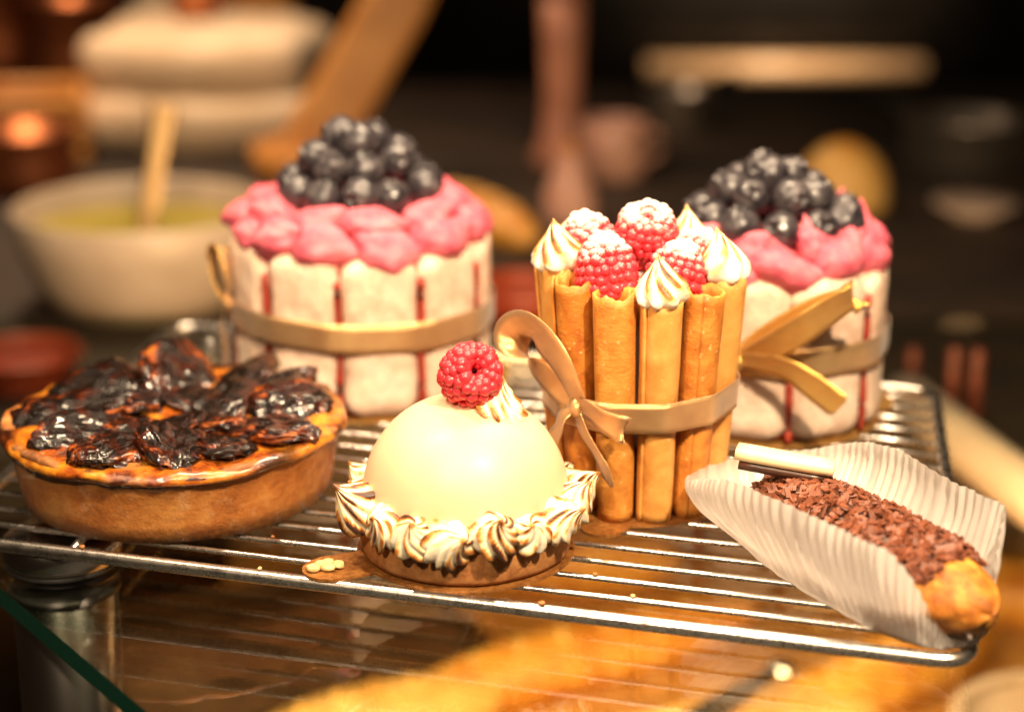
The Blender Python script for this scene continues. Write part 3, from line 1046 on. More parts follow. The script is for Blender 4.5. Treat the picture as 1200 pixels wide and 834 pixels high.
# ------------------------------------------------------------------ rolled wafer cake
wc = (3.74, -4.3)
card('cake_board', 'gold card with a small tab under the rolled wafer cake', wc, 2.5, [(R(246), 0.24, 1.0)], M['gold_card_dark'])
wafer = thing('wafer_cake', 'tall cake walled with rolled golden wafers and tied with a bronze ribbon bow', 'cake', (wc[0], wc[1], CARD))
def wafer_mesh(seed, r0, r1, H):
    rows, cols = 26, 44
    V = []
    turns = 1.22
    for side in (0, 1):
        for i in range(rows):
            u = i / (rows - 1)
            rad = r0 + (r1 - r0) * u
            for j in range(cols):
                s = j / (cols - 1)
                a = TAU * turns * s
                rr_ = rad * (1.0 - 0.20 * (1 - s)) - (0.085 if side else 0.0)
                d = (math.cos(a), math.sin(a), u * 3)
                rr_ *= 1 + 0.030 * nz(d, 1.2, seed) + 0.010 * nz(d, 5.0, seed)
                top = 0.16 * nz((math.cos(a), math.sin(a), 0), 1.6, seed + 4) + 0.06 * nz((math.cos(a), math.sin(a), 0), 5, seed)
                z = u * (H + top)
                V.append((rr_ * math.cos(a), rr_ * math.sin(a), z))
    n = rows * cols
    F = grid_faces(rows, cols, False)
    F += [tuple(n + i for i in reversed(f)) for f in grid_faces(rows, cols, False)]
    for i in range(rows - 1):
        a0, a1 = i * cols, (i + 1) * cols
        F.append((a0, a1, n + a1, n + a0))
        F.append((a0 + cols - 1, n + a0 + cols - 1, n + a1 + cols - 1, a1 + cols - 1))
    for j in range(cols - 1):
        F.append((j, n + j, n + j + 1, j + 1))
        q = (rows - 1) * cols
        F.append((q + j, q + j + 1, n + q + j + 1, n + q + j))
    return V, F
NWF = 11
B0, B1, RW0, RW1, HW = 2.02, 2.42, 0.560, 0.665, 6.75
wa0 = R(-80)
tops = {}
rw = random.Random(3)
hv = {0: 6.62, 1: 6.75, 2: 6.85, 10: 6.8, 9: 6.95, 8: 7.05, 7: 7.0}
for k in range(NWF):
    a = wa0 + TAU * k / NWF
    H = hv.get(k, 6.9)
    wf = rw.uniform(.93, 1.05)
    V, F = wafer_mesh(k * 3.7, RW0 * wf, RW1 * wf, H)
    lean = math.atan((B1 - B0) / HW)
    q = (Matrix.Rotation(a, 4, 'Z') @ Matrix.Rotation(lean, 4, 'Y') @ Matrix.Rotation(R(rw.uniform(120, 300)), 4, 'Z')).to_euler()
    mk('rolled_wafer', V, F, M['wafer_pale'] if k in (0, 2, 5, 8) else M['wafer'], wafer, (B0 * math.cos(a), B0 * math.sin(a), 0.02), q)
    f = H / HW
    tops[k] = ((B0 + (B1 - B0) * f) * math.cos(a), (B0 + (B1 - B0) * f) * math.sin(a), H * math.cos(lean))
V, F = lathe([(1.2, 0.02), (1.32, 3.0), (1.75, 6.0), (1.95, 6.3), (1.6, 6.55), (0.9, 6.75), (0.001, 6.8)], 48, lambda p, i, j: (p[0], p[1], p[2] + (0.12 * nz(p, 1.2, 3) if i > 3 else 0)))
mk('cream_filling', V, F, M['white_cream'], wafer)
KW = [kiss_mesh('meringue_kiss', 8, 0.80, 1.45, 1.0, 31, .85, 0.12, 0.12), kiss_mesh('meringue_kiss', 8, 0.80, 1.55, -.9, 32, .7, 0.15, -.25)]
for q, k in enumerate((0, 2, 8, 4, 7)):
    x, y, z = tops[k]
    inst('meringue_kiss', KW[q % 2], wafer, (x * .97, y * .97, z - 0.10), (0, R(rw.uniform(-6, 6)), R(rw.uniform(0, 360))), (1, 1, 1.0))
for q, (x, y, z, ax, az, s) in enumerate(((-1.08, -1.0, 7.15, 165, 20, 1.0), (0.10, 0.30, 7.72, 24, 10, 1.0), (0.92, -0.85, 6.95, 155, -40, .96), (1.62, 0.25, 7.1, 140, -30, .9), (-1.45, 0.65, 7.45, 155, 60, .96))):
    inst('raspberry', RASP_S[q % 2], wafer, (x, y, z), (Matrix.Rotation(R(az), 4, 'Z') @ Matrix.Rotation(R(ax), 4, 'X')).to_euler(), s)

def wafer_outline(z):
    f = z / HW
    pts = []
    rr_ = RW0 + (RW1 - RW0) * f
    c = B0 + (B1 - B0) * f
    for k in range(NWF):
        a = wa0 + TAU * k / NWF
        for j in range(24):
            b2 = TAU * j / 24
            pts.append((c * math.cos(a) + rr_ * math.cos(b2), c * math.sin(a) + rr_ * math.sin(b2)))
    return hull(pts)
_h0, _h1 = wafer_outline(2.5), wafer_outline(4.5)
def wrad(a, z):
    t = (z - 2.5) / 2.0
    return ray_hull(_h0, a) * (1 - t) + ray_hull(_h1, a) * t + 0.03
ribbon = mk('ribbon', *band(wrad, lambda a: 3.35 + 0.10 * math.cos(a - 0.6), 0.90, 0.025, 150, 6), M['satin'], wafer)
# bow
ka = R(-130)
kz = 3.50
kr = wrad(ka, kz) + 0.08
kp = np.array((kr * math.cos(ka), kr * math.sin(ka), kz))
E1 = np.array((-math.sin(ka), math.cos(ka), 0))     # to the right round the cake
E3 = np.array((math.cos(ka), math.sin(ka), 0))      # outwards
E2 = np.array((0, 0, 1.0))
def L3(p): return tuple(kp + E1 * p[0] + E2 * p[1] + E3 * p[2])
def D3(p): return tuple(E1 * p[0] + E2 * p[1] + E3 * p[2])
lp = [(0.05, 0.0, 0.10), (0.00, 0.85, 0.50), (-0.45, 1.70, 0.72), (-1.20, 2.12, 0.70), (-1.85, 1.80, 0.50), (-1.60, 1.15, 0.30), (-0.80, 0.50, 0.15), (-0.05, 0.02, 0.08)]
wd_ = [(1, 0.1, .1), (1, 0, .2), (.85, .5, .3), (.35, .85, .45), (-.15, .75, .65), (-.4, .8, .4), (-.5, .85, .2), (-.6, .8, .1)]
mk('bow_loop', *strip([L3(p) for p in lp], [D3(p) for p in wd_], 1.40, 0.015, 70, 6, lambda t: 0.25 + 0.75 * math.sin(PI * min(1, max(0, t))) ** 0.6, 0.04), M['satin'], ribbon)
mk('bow_tail', *strip([L3(p) for p in ((0, 0, .12), (0.35, -0.55, 0.28), (0.85, -1.25, 0.22), (1.45, -2.0, 0.30))], [D3(p) for p in ((.8, .6, .2), (.8, .5, .3), (.75, .5, .5), (.8, .5, .2))], 0.60, 0.015, 30, 4, lambda t: (0.45 + 0.9 * t) * (1 if t < .8 else 1 - (t - .8) * 4.2), 0.04), M['satin'], ribbon)
mk('bow_tail', *strip([L3(p) for p in ((0, 0, .12), (-0.35, -0.30, 0.30), (-0.50, -0.75, 0.30), (-0.85, -1.2, 0.15))], [D3(p) for p in ((.8, -.6, .2), (.8, -.4, .3), (.85, -.3, .4), (.8, -.5, .2))], 0.52, 0.015, 24, 4, lambda t: 0.5 + 0.6 * t, 0.04), M['satin'], ribbon)
mk('bow_loop', *strip([L3(p) for p in ((0, 0, .12), (0.55, 0.10, 0.34), (1.2, -0.10, 0.42), (1.75, -0.25, 0.26), (1.3, -0.30, 0.16), (0.6, -0.15, 0.10), (0, 0, .06))], [D3(p) for p in ((.1, 1, .3), (.2, 1, .3), (.2, 1, .2), (.1, 1, .0), (.2, 1, .2), (.1, 1, .2), (0, 1, 0))], 0.80, 0.015, 44, 5, lambda t: 0.42 + 0.58 * math.sin(PI * min(1, max(0, t))) ** 0.6, 0.06), M['satin'], ribbon)
V, F = ico(3, lambda p: tuple(np.array(L3((0, 0, .16))) + E1 * p[0] * .25 * (1 + .2 * nz(p, 2, 1)) + E2 * p[2] * .30 * (1 + .15 * nz(p, 3, 4)) + E3 * p[1] * .20))
mk('bow_knot', V, F, M['satin'], ribbon)

# ------------------------------------------------------------------ charlottes
def biscuit_mesh(w, th, h, seed):
    def fn(p):
        x, y, z = p
        dz = max(0.0, (abs(z) - (h / 2 - .75)) / .75)
        x *= 1 - .36 * dz ** 2.2
        y *= 1 + .16 * (1 - (2 * x / w) ** 2) * (1 - dz ** 2)
        y = y - 0.035 * x * x          # a little curved round the cake
        y += 0.05 * nz(p, 0.9, seed) + 0.025 * nz(p, 2.5, seed + 2)
        x += 0.05 * nz((0, y, z), 0.8, seed + 5)
        z += 0.06 * nz((x, y, 0), 1.0, seed + 7) if z > 0 else 0
        return (x, y, z)
    V, F = roundbox(w / 2, th / 2, h / 2, min(0.47, th / 2 - .01), 14, 6, 26, fn)
    o = mk('biscuit', V, F, M['biscuit'])
    me = o.data
    bpy.data.objects.remove(o)
    return me

def charlotte(label, c, n, rad, h, a0, seed, bw, blue_layers, cream_rows, board_label):
    card('cake_board', board_label, c, rad + 0.05, [(R(20), 0.4, 0.8)], M['gold_card'])
    t = thing('charlotte_cake', label, 'cake', (c[0], c[1], CARD), 0, 'blueberry charlottes')
    rb = random.Random(seed)
    ms = [biscuit_mesh(bw, 0.95, h, seed + q * 3.1) for q in range(4)]
    for k in range(n):
        a = a0 + TAU * k / n
        rr_ = rad - 0.50
        inst('sponge_finger', ms[k % 4], t, (rr_ * math.cos(a), rr_ * math.sin(a), h / 2 + 0.01 + rb.uniform(0, 0.02)), (0, R(rb.uniform(-.6, .6)), a - PI / 2 + R(rb.uniform(-1.5, 1.5))), (1, 1, 1 + rb.uniform(-.01, .015)))
    V, F = lathe([(rad - 0.40, 0.02), (rad - 0.26, 0.3), (rad - 0.25, h * 0.5), (rad - 0.28, h - 0.45), (rad - 0.9, h - 0.05), (0.001, h)], 64)
    core = mk('jam_core', V, F, M['jam'], t)
    for k in range(n):
        a = a0 + TAU * (k + .5) / n
        rr_ = rad - 0.02
        P = [(rr_ * math.cos(a + .006 * math.sin(u * 9 + k)) , rr_ * math.sin(a + .006 * math.sin(u * 9 + k)), 0.05 + (h - .8) * u) for u in np.linspace(0, 1, 24)]
        V, F = tube(P, [0.115 * (1 + .6 * nz((u * 6, k, 0), 1.3, seed)) for u in np.linspace(0, 1, 24)], 10)
        mk('jam_seam', V, F, M['jam'], core)
    V, F = lathe([(rad - 0.75, h - 0.3), (rad - 0.85, h + 0.25), (rad - 1.6, h + 0.75), (rad - 2.4, h + 1.05), (0.001, h + 1.1)], 72,
                 lambda p, i, j: (p[0] * (1 + .05 * nz(p, 1, seed)), p[1] * (1 + .05 * nz(p, 1, seed)), p[2] + (0.16 * nz(p, 0.9, seed) if i else 0)))
    mk('cream_mound', V, F, M['pink'], t)
    for (cr, cz, cn, sx, sy, sz, off) in cream_rows:
        for k in range(cn):
            a = off + TAU * k / cn + rb.uniform(-.08, .08)
            s = rb.uniform(0.86, 1.16)
            q = (Matrix.Rotation(a + PI / 2, 4, 'Z') @ Matrix.Rotation(R(rb.uniform(-20, 20)), 4, 'Y') @ Matrix.Rotation(R(rb.uniform(-20, 20)), 4, 'X')).to_euler()
            inst('piped_cream', CREAM[rb.randrange(5)], t, (cr * math.cos(a), cr * math.sin(a), cz + rb.uniform(-.10, .14)), q, (sx * s, sy * s, sz * rb.uniform(0.9, 1.12)))
    for (br, bz, bn, off) in blue_layers:
        for k in range(bn):
            a = off + TAU * k / bn + rb.uniform(-.06, .06)
            q = (Matrix.Rotation(a + R(rb.uniform(-60, 60)), 4, 'Z') @ Matrix.Rotation(R(rb.uniform(5, 95)), 4, 'Y')).to_euler()
            s = rb.uniform(0.60, 0.73)
            inst('blueberry', BLUE, t, (br * math.cos(a) + rb.uniform(-.08, .08), br * math.sin(a) + rb.uniform(-.08, .08), bz + rb.uniform(-.10, .10)), q, (s, s, s))
    return t

def poly_rad(n, rad, a0):
    ap = rad - 0.02
    pts = []
    for k in range(n):
        a = a0 + TAU * k / n
        for x in (-1.0, -0.5, 0, .5, 1.0):
            rr_ = ap - 0.035 * x * x
            pts.append((rr_ * math.cos(a) - x * math.sin(a), rr_ * math.sin(a) + x * math.cos(a)))
    H = hull(pts)
    return lambda a, z: ray_hull(H, a) + 0.15

cl = (-5.2, 6.5)
a0 = R(-90)
CL = charlotte('large charlotte of sugared sponge fingers with pink cream balls and heaped blueberries behind the tart',
               cl, 10, 4.4, 5.45, a0 + R(12.5), 41, 2.52,
               [(2.30, 7.05, 11, .2), (1.42, 7.85, 7, .45), (0.66, 8.62, 3, .5), (0.0, 7.9, 1, 0)],
               [(3.72, 5.66, 13, 1.02, 0.84, 0.70, .15), (3.15, 6.28, 10, 1.05, 0.74, 0.62, .5)],
               'gold card under the large charlotte behind the tart')
f_ = poly_rad(10, 4.4, a0 + R(12.5))
ribbon = mk('ribbon', *band(f_, lambda a: 2.85 - 0.12 * math.cos(a), 1.0, 0.025, 180, 6), M['satin'], CL)
ka = R(180 + 18)
kp = np.array((4.55 * math.cos(ka), 4.55 * math.sin(ka), 3.2))
E1 = np.array((-math.sin(ka), math.cos(ka), 0)); E3 = np.array((math.cos(ka), math.sin(ka), 0)); E2 = np.array((0, 0, 1.0))
mk('bow_loop', *strip([L3(p) for p in ((0, 0, .05), (-.2, .6, .35), (-.5, 1.5, .45), (-.1, 1.9, .25), (.35, 1.2, .1), (.1, .1, .0))], [D3(p) for p in ((1, 0, .6), (1, 0, .6), (1, .2, .6), (1, .4, .5), (1, 0, .6), (1, 0, .5))], 0.95, 0.015, 40, 4, lambda t: 0.4 + 0.6 * math.sin(PI * min(1, max(0, t))) ** .6), M['satin_gold'], ribbon)
mk('bow_tail', *strip([L3(p) for p in ((0, 0, .08), (-.1, -.6, .3), (.1, -1.5, .25), (-.1, -2.6, .3))], [D3(p) for p in ((1, 0, .5), (1, 0, .4), (1, 0, .6), (1, .1, .5))], 0.75, 0.015, 30, 4, lambda t: 0.5 + 0.5 * t), M['satin'], ribbon)
V, F = ico(3, lambda p: tuple(np.array(L3((0, 0, .12))) + E1 * p[0] * .3 + E2 * p[2] * .34 + E3 * p[1] * .22))
mk('bow_knot', V, F, M['satin'], ribbon)

cr = (8.53, 3.5)
a1 = R(-90 + 26)
CR_ = charlotte('smaller charlotte with peaked pink cream, blueberries and a gold bow behind the rolled wafer cake',
                cr, 8, 3.72, 5.35, a1, 77, 2.70,
                [(2.35, 6.68, 11, .1), (1.42, 7.42, 7, .5), (0.55, 8.0, 3, .2), (0.0, 7.2, 1, 0)],
                [(3.0, 5.55, 11, 1.05, 0.86, 0.74, .1), (2.5, 6.0, 8, 0.95, 0.72, 0.66, .4)],
                'gold card under the smaller charlotte behind the wafer cake')
PK = kiss_mesh('cream_peak', 5, 0.62, 1.3, .8, 51, 0.0, 0.1, .5)
PK.materials.clear(); PK.materials.append(M['pink'])
for (x, y, z, s, tl) in ((2.75, 0.1, 5.9, 1.0, 20), (2.2, -1.6, 5.95, .9, -15), (3.0, -1.0, 5.7, .85, 25), (0.9, -2.4, 6.1, .85, 10), (2.3, 1.6, 6.0, .9, 0), (-0.4, -2.7, 5.9, .7, 20)):
    inst('cream_peak', PK, CR_, (x, y, z), (R(tl), R(tl * .5), x * 3), s)
f_ = poly_rad(8, 3.72, a1)
ribbon = mk('ribbon', *band(f_, lambda a: 2.75, 0.98, 0.025, 180, 6), M['satin'], CR_)
ka = R(-112)
kr = f_(ka, 0) + .08
kp = np.array((kr * math.cos(ka), kr * math.sin(ka), 2.85))
E1 = np.array((-math.sin(ka), math.cos(ka), 0)); E3 = np.array((math.cos(ka), math.sin(ka), 0))
mk('bow_loop', *strip([L3(p) for p in ((0, 0, .1), (.9, .45, .42), (2.0, 1.25, .6), (3.1, 2.15, .45), (3.6, 2.45, .15), (2.6, 1.9, .1), (1.2, 1.0, .05), (0, .1, .03))], [D3(p) for p in ((-.3, 1, .2), (-.4, 1, .3), (-.4, .9, .5), (-.4, .7, .7), (-.3, .6, .8), (-.5, .8, .4), (-.4, 1, .2), (-.3, 1, .2))], 1.15, 0.015, 60, 6, lambda t: 0.35 + 0.65 * math.sin(PI * min(1, max(0, t))) ** .6, .05), M['satin_gold'], ribbon)
mk('bow_tail', *strip([L3(p) for p in ((0, 0, .12), (.8, .15, .5), (1.9, .05, .7), (3.1, -.75, .5), (3.45, -1.0, .45))], [D3(p) for p in ((-.1, 1, .3), (0, 1, .3), (.2, 1, .3), (.5, 1, .2), (.5, 1, .2))], 0.85, 0.015, 40, 5, lambda t: 0.5 + 0.6 * min(1, t * 1.6) if t < .9 else 1.1 - (t - .9) * 3, .05), M['satin_gold'], ribbon)
mk('bow_loop', *strip([L3(p) for p in ((0, 0, .1), (-.8, .5, .5), (-1.7, .9, .5), (-1.5, .4, .2), (-.6, .1, .1), (0, 0, .05))], [D3(p) for p in ((.3, 1, .2),) * 6], 1.0, 0.015, 40, 4, lambda t: 0.4 + 0.6 * math.sin(PI * min(1, max(0, t))) ** .6), M['satin_gold'], ribbon)
V, F = ico(3, lambda p: tuple(np.array(L3((0, 0, .16))) + E1 * p[0] * .3 + E2 * p[2] * .34 + E3 * p[1] * .22))
mk('bow_knot', V, F, M['satin_gold'], ribbon)

# ------------------------------------------------------------------ eclair in its paper case
ec = (9.30, -11.05)
eyaw = math.atan2(-0.86, 0.5)
case = thing('paper_case', 'white pleated paper baking case opened round the eclair', 'baking case', (ec[0], ec[1], 0.012), eyaw)
case.scale = (1.02,) * 3
def case_mesh():
    cols, rows = 720, 20
    NP = 92
    V = []
    A, Bb = 4.1, 1.42
    for i in range(rows):
        v = i / (rows - 1)
        for j in range(cols):
            ph = TAU * j / cols
            cx, sy = math.cos(ph), math.sin(ph)
            t = (1 - cx) / 2                       # 0 at the front end, 1 at the tail
            far = sy > 0
            hmax = 2.80 if far else 2.75
            up = min(1.0, t * (4.2 if far else 4.6) + 0.02)
            h = 0.25 + hmax * (up * up * (3 - 2 * up)) ** 0.75
            if t > .70: h *= 1 - ((t - .70) / .30) ** 1.5 * .42
            flare = (0.05 + 0.95 * min(1, t * 5)) * (0.95 if far else 0.85) * (0.35 + 0.65 * up) + 0.95 * max(0, t - .5) / .5
            L = 1.0
            nx, ny = cx / A, sy / Bb
            nl = math.hypot(nx, ny)
            nx, ny = nx / nl, ny / nl
            bx, by = A * abs(cx) ** 0.8 * (0.94 if cx > 0 else -1.06), Bb * abs(sy) ** 0.7 * (1 if sy > 0 else -1)
            pl = math.sin(NP * ph + 0.9 * math.sin(3 * ph))
            pl = (math.asin(max(-1, min(1, pl))) / 1.571) ** 1 * (0.75 + 0.9 * nz((ph * 9, 0, 0), 1.7, 8)) * 1.25
            amp = 0.05 * min(1, v * 2.2)
            w = 0.16 * nz((cx * 2, sy * 2, v), 1.3, 4) * v + 0.05 * nz((cx * 5, sy * 5, v * 2), 1.5, 6)
            off = flare * math.sin(v * 1.75) ** 1.1 + amp * pl + w
            z = h * v * (1 - 0.10 * v) + 0.05 * nz((cx * 4, sy * 4, 0), 2, 1) * v
            V.append((bx + nx * off, by + ny * off, max(0.0, z)))
    F = grid_faces(rows, cols)
    F.append(tuple(reversed(range(cols))))
    return V, F
o = mk('pleated_wall', *case_mesh(), M['paper'], case)

ecl = thing('eclair', 'choux eclair coated with milk chocolate flakes lying in the paper case', 'eclair', (ec[0], ec[1], 0.04), eyaw)
ecl.scale = (1.0,) * 3
EL, EY, EZ = 4.65, 1.36, 1.22
def ex_prof(x):
    u = min(1.0, abs(x) / EL)
    return (1 - u ** 3.2) ** 0.5
def eclair_pt(x, ph, off=0.0):
    k = ex_prof(x)
    y, z = math.sin(ph), math.cos(ph)
    d = (x * .7, y, z)
    n_ = 1 + 0.07 * nz(d, 1.2, 2.0) + 0.035 * nz(d, 3.2, 7.0)
    rr_ = n_ + off
    zz = z * EZ * k * rr_
    zz = zz if zz > -0.85 else -0.85 + (zz + 0.85) * 0.15
    return (x * (1 + 0.02 * nz(d, 2, 3)), y * EY * k * rr_, zz + 1.10)
V = []
rows, cols = 61, 56
for i in range(rows):
    t = -1 + 2 * i / (rows - 1)
    x = EL * math.sin(t * PI / 2)
    for j in range(cols):
        V.append(eclair_pt(x * 0.9999, TAU * j / cols))
mk('choux_shell', V, grid_faces(rows, cols) + [tuple(reversed(range(cols))), tuple((rows - 1) * cols + j for j in range(cols))], M['choux'], ecl)
# chocolate icing under the flakes
V = []
rows, cols = 40, 30
for side in (0.03, -0.02):
    for i in range(rows):
        x = -4.0 + 7.25 * i / (rows - 1)
        lim = R(72) * (1 - max(0, (i / (rows - 1) - .86) / .14) ** 2 * .75)
        for j in range(cols):
            ph = (2 * j / (cols - 1) - 1) * lim * (1 + .12 * nz((x, 0, 0), 1.5, 3))
            edge = min(1, (1 - abs(2 * j / (cols - 1) - 1)) * 6)
            V.append(eclair_pt(x, ph, side * (0.4 + .6 * edge)))
n = rows * cols
g = grid_faces(rows, cols, False)
F = g + [tuple(n + i for i in reversed(f)) for f in g]
for i in range(rows - 1):
    for e in (0, cols - 1):
        F.append((i * cols + e, (i + 1) * cols + e, n + (i + 1) * cols + e, n + i * cols + e))
for j in range(cols - 1):
    for e in (0, rows - 1):
        F.append((e * cols + j, e * cols + j + 1, n + e * cols + j + 1, n + e * cols + j))
mk('chocolate_icing', V, F, M['dark_chocolate'], ecl)
rf = random.Random(9)
parts = []
bxv = [(sx, sy, sz) for sx in (-1, 1) for sy in (-1, 1) for sz in (-1, 1)]
bxf = [(0, 1, 3, 2), (4, 6, 7, 5), (0, 4, 5, 1), (2, 3, 7, 6), (0, 2, 6, 4), (1, 5, 7, 3)]
for k in range(1500):
    x = rf.uniform(-4.0, 3.4)
    lim = R(78) * (1 - max(0, (x - 2.4) / 1.0) ** 2 * .45)
    ph = rf.uniform(-lim, lim)
    p = Vector(eclair_pt(x, ph, 0.045 + rf.uniform(0, .05)))
    nrm = Vector((0.25 * max(0, x - 2.2), math.sin(ph), math.cos(ph))).normalized()
    q = nrm.to_track_quat('Z', 'Y') @ Euler((R(rf.gauss(0, 22)), R(rf.gauss(0, 22)), rf.uniform(0, TAU))).to_quaternion()
    sv = rf.choice((.6, .8, 1, 1, 1.3))
    a_, b2, c2 = rf.uniform(.08, .19) * sv, rf.uniform(.045, .09) * sv, rf.uniform(.014, .03)
    parts.append(([tuple(p + q @ Vector((v[0] * a_ * (1 if v[1] > 0 else rf.uniform(.7, 1)), v[1] * b2, v[2] * c2))) for v in bxv], bxf))
V, F = join(parts)
o = mk('chocolate_flakes', V, F, M['chocolate'], ecl, smooth=False)
o['kind'] = 'stuff'
V, F = roundbox(1.36, 0.34, 0.16, 0.05, 6, 4, 2)
pq = (Matrix.Rotation(-eyaw + R(-16), 4, 'Z') @ Matrix.Rotation(R(5), 4, 'Y')).to_euler()
ipos = Matrix.Rotation(-eyaw, 4, 'Z') @ Vector((7.45 - ec[0], -8.55 - ec[1], 2.70))
mk('white_chocolate_plaque', V, F, M['white_chocolate'], ecl, ipos, pq)
V, F = roundbox(1.2, 0.36, 0.12, 0.05, 6, 4, 2)
ipos = Matrix.Rotation(-eyaw, 4, 'Z') @ Vector((7.40 - ec[0], -8.50 - ec[1], 2.40))
mk('dark_chocolate_plaque', V, F, M['dark_chocolate'], ecl, ipos, pq)

# ------------------------------------------------------------------ kitchen behind, out of focus
CZ = -8.0
bowl = thing('mixing_bowl', 'stoneware bowl of lemon cream with a spoon standing in it', 'bowl', (-20.37, 45.4, CZ))
V, F = lathe([(4.9, 0), (5.2, 0.15), (6.0, 1.4), (6.75, 3.6), (7.05, 5.3), (6.9, 5.45), (6.7, 5.3), (6.35, 3.6), (5.5, 1.9), (0.001, 1.5)], 64)
mk('body', V, F, M['bowl'], bowl)
V, F = lathe([(5.85, 3.3), (6.30, 4.10), (6.2, 4.14), (3.0, 4.25), (0.001, 4.3)], 56, lambda p, i, j: (p[0], p[1], p[2] + (.1 * nz(p, .5, 1) if i > 2 else 0)))
mk('lemon_cream', V, F, M['lemon'], bowl)
sp = thing('spoon', 'steel spoon standing in the bowl of lemon cream', 'spoon', (-20.37, 45.4, CZ))
V, F = strip([(.3, -1.5, 2.8), (.5, -1.2, 4.6), (.9, -.5, 7.2), (1.3, .2, 9.6), (1.45, .5, 10.7)], [(1, 0, 0)] * 5, 1.5, 0.2, 30, 4, lambda t: 0.75 if t < .55 else 0.75 + (t - .55) * .75)
mk('handle', V, F, M['brass'], sp)
V, F = ico(3, lambda p: (.2 + p[0] * .9, -1.6 + p[1] * .45, 2.4 + p[2] * .6 * 1.2))
mk('spoon_bowl', V, F, M['brass'], sp)

def cloth_fn(p):
    x, y, z = p
    return (x + .5 * nz(p, .15, 3), y + .5 * nz(p, .18, 5), z + .7 * nz((x, y, 0), .16, 2) + .25 * nz(p, .5, 3))
cloth = thing('linen_cloth', 'folded cream linen cloths piled behind the bowl', 'cloth', (-23.67, 92.3, CZ), R(-4))
for q, (hx, hy, z, h, dx) in enumerate(((9.2, 8.4, 2.2, 2.3, .6), (8.6, 8.0, 6.4, 2.2, .1))):
    V, F = roundbox(hx, hy, h, h * .85, 14, 14, 5, cloth_fn)
    mk('fold', V, F, M['linen'], cloth, (dx, 0, z + .25))
td = thing('terracotta_dish', 'orange terracotta dish on the counter in front of the stoneware bowl', 'dish', (-23.65, 30.35, CZ))
V, F = lathe([(2.0, 0), (2.2, .15), (2.9, 1.5), (3.1, 1.6), (3.0, 1.75), (2.7, 1.6), (2.0, .4), (.001, .35)], 36)
mk('basin', V, F, M['red_enamel'], td)
V, F = lathe([(2.35, .9), (2.5, 1.1), (1.4, 1.35), (.001, 1.4)], 30)
mk('red_jam', V, F, M['jam'], td)
cp = thing('copper_jug', 'small dark copper jug set down on the linen cloths', 'jug', (-25.0, 95, CZ + 8.9))
V, F = lathe([(1.3, 0), (1.9, .8), (2.0, 2.2), (1.4, 3.4), (1.5, 4.2), (1.3, 4.2), (1.2, 3.4), (.001, 3.0)], 32)
mk('body', V, F, M['copper'], cp)
mk('handle', *tube([(1.6, 0, 3.9), (2.8, 0, 3.4), (2.9, 0, 1.9), (1.9, 0, 1.1)], .25, 10), M['copper'], cp)
for k, (x, y, r, h, lab) in enumerate(((-36.8, 103, 4.0, 9.5, 'tall old copper pot beside the folded linen cloths'), (-33.3, 72.6, 3.3, 4.2, 'low copper pan behind the stoneware bowl'), (-44.3, 107.5, 4.3, 10.5, 'wide copper pot at the end of the counter'))):
    p_ = thing('copper_pot', lab, 'pot', (x, y, CZ), k, 'copper pots on the counter')
    V, F = lathe([(r * .8, 0), (r * .95, .4), (r, h * .5), (r * .96, h), (r * 1.06, h + .2), (r * .92, h + .1), (r * .85, h * .4), (.001, h * .3)], 40)
    mk('body', V, F, M['copper'], p_)
    mk('handle', *tube([(r * .95, 0, h * .8), (r * 1.3, 0, h * .85), (r * 1.35, 0, h * .6), (r * .98, 0, h * .5)], .35, 8), M['brass'], p_)

bd = thing('wooden_board', 'long oiled wooden paddle leaning up behind the large charlotte', 'board', (-14.9, 77.2, CZ))
V, F = roundbox(2.3, 0.7, 12.0, 0.5, 6, 3, 16, lambda p: (p[0] * (1.0 if p[2] < 3 else max(.55, 1 - (p[2] - 3) * .05)), p[1], p[2]))
mk('blade', V, F, M['wood'], bd, (5.2, -.5, 9.7), (R(-6), R(31), 0))
V, F = lathe([(1.2, 0), (3.2, .2), (3.3, 2.4), (3.0, 2.5), (2.9, .6), (.001, .5)], 32)
tag(mk('wooden_stand', V, F, M['wood'], None, (-15.3, 77.2, CZ)), 'round wooden stand holding the leaning paddle', 'stand')
bg_ = loaf('baguette', 'golden crusted baguette lying behind the large charlotte', 6.2, 2.0, (-2.0, 60.5, CZ), R(-58), M['golden_crust'], 4.4, 4)
V, F = lathe([(1.6, 0), (2.4, .3), (3.0, 2.2), (3.05, 2.5), (2.85, 2.4), (2.3, .7), (.001, .5)], 36)
tag(mk('red_dish', V, F, M['red_enamel'], None, (0.6, 39.6, CZ)), 'red enamel dish on the counter behind the large charlotte', 'dish')
mill = thing('pepper_mill', 'tall rosewood pepper mill on the counter', 'pepper mill', (3.68, 82.5, CZ))
V, F = lathe([(2.2, 0), (2.3, .4), (1.5, 2.2), (1.35, 5), (1.5, 9), (1.6, 12)], 32)
mk('body', V, F, M['pinkwood'], mill)
V, F = lathe([(1.45, 12.02), (1.7, 12.4), (1.8, 14), (1.3, 15.6), (.001, 16)], 32)
mk('head', V, F, M['pinkwood'], mill)
mug = thing('mug', 'pink stoneware mug standing beside the pepper mill', 'mug', (7.26, 77.8, CZ))
V, F = lathe([(2.0, 0), (2.3, .3), (2.35, 4.0), (2.2, 4.1), (2.1, 3.9), (2.0, .6), (.001, .5)], 40)
mk('body', V, F, M['pinkclay'], mug)
mk('handle', *tube([(2.2, 0, 3.3), (3.3, 0, 3.1), (3.4, 0, 1.6), (2.2, 0, 1.0)], .3, 8), M['pinkclay'], mug)
bt = thing('clay_bottle', 'squat pink clay bottle standing in front of the mug', 'bottle', (3.73, 63.9, CZ))
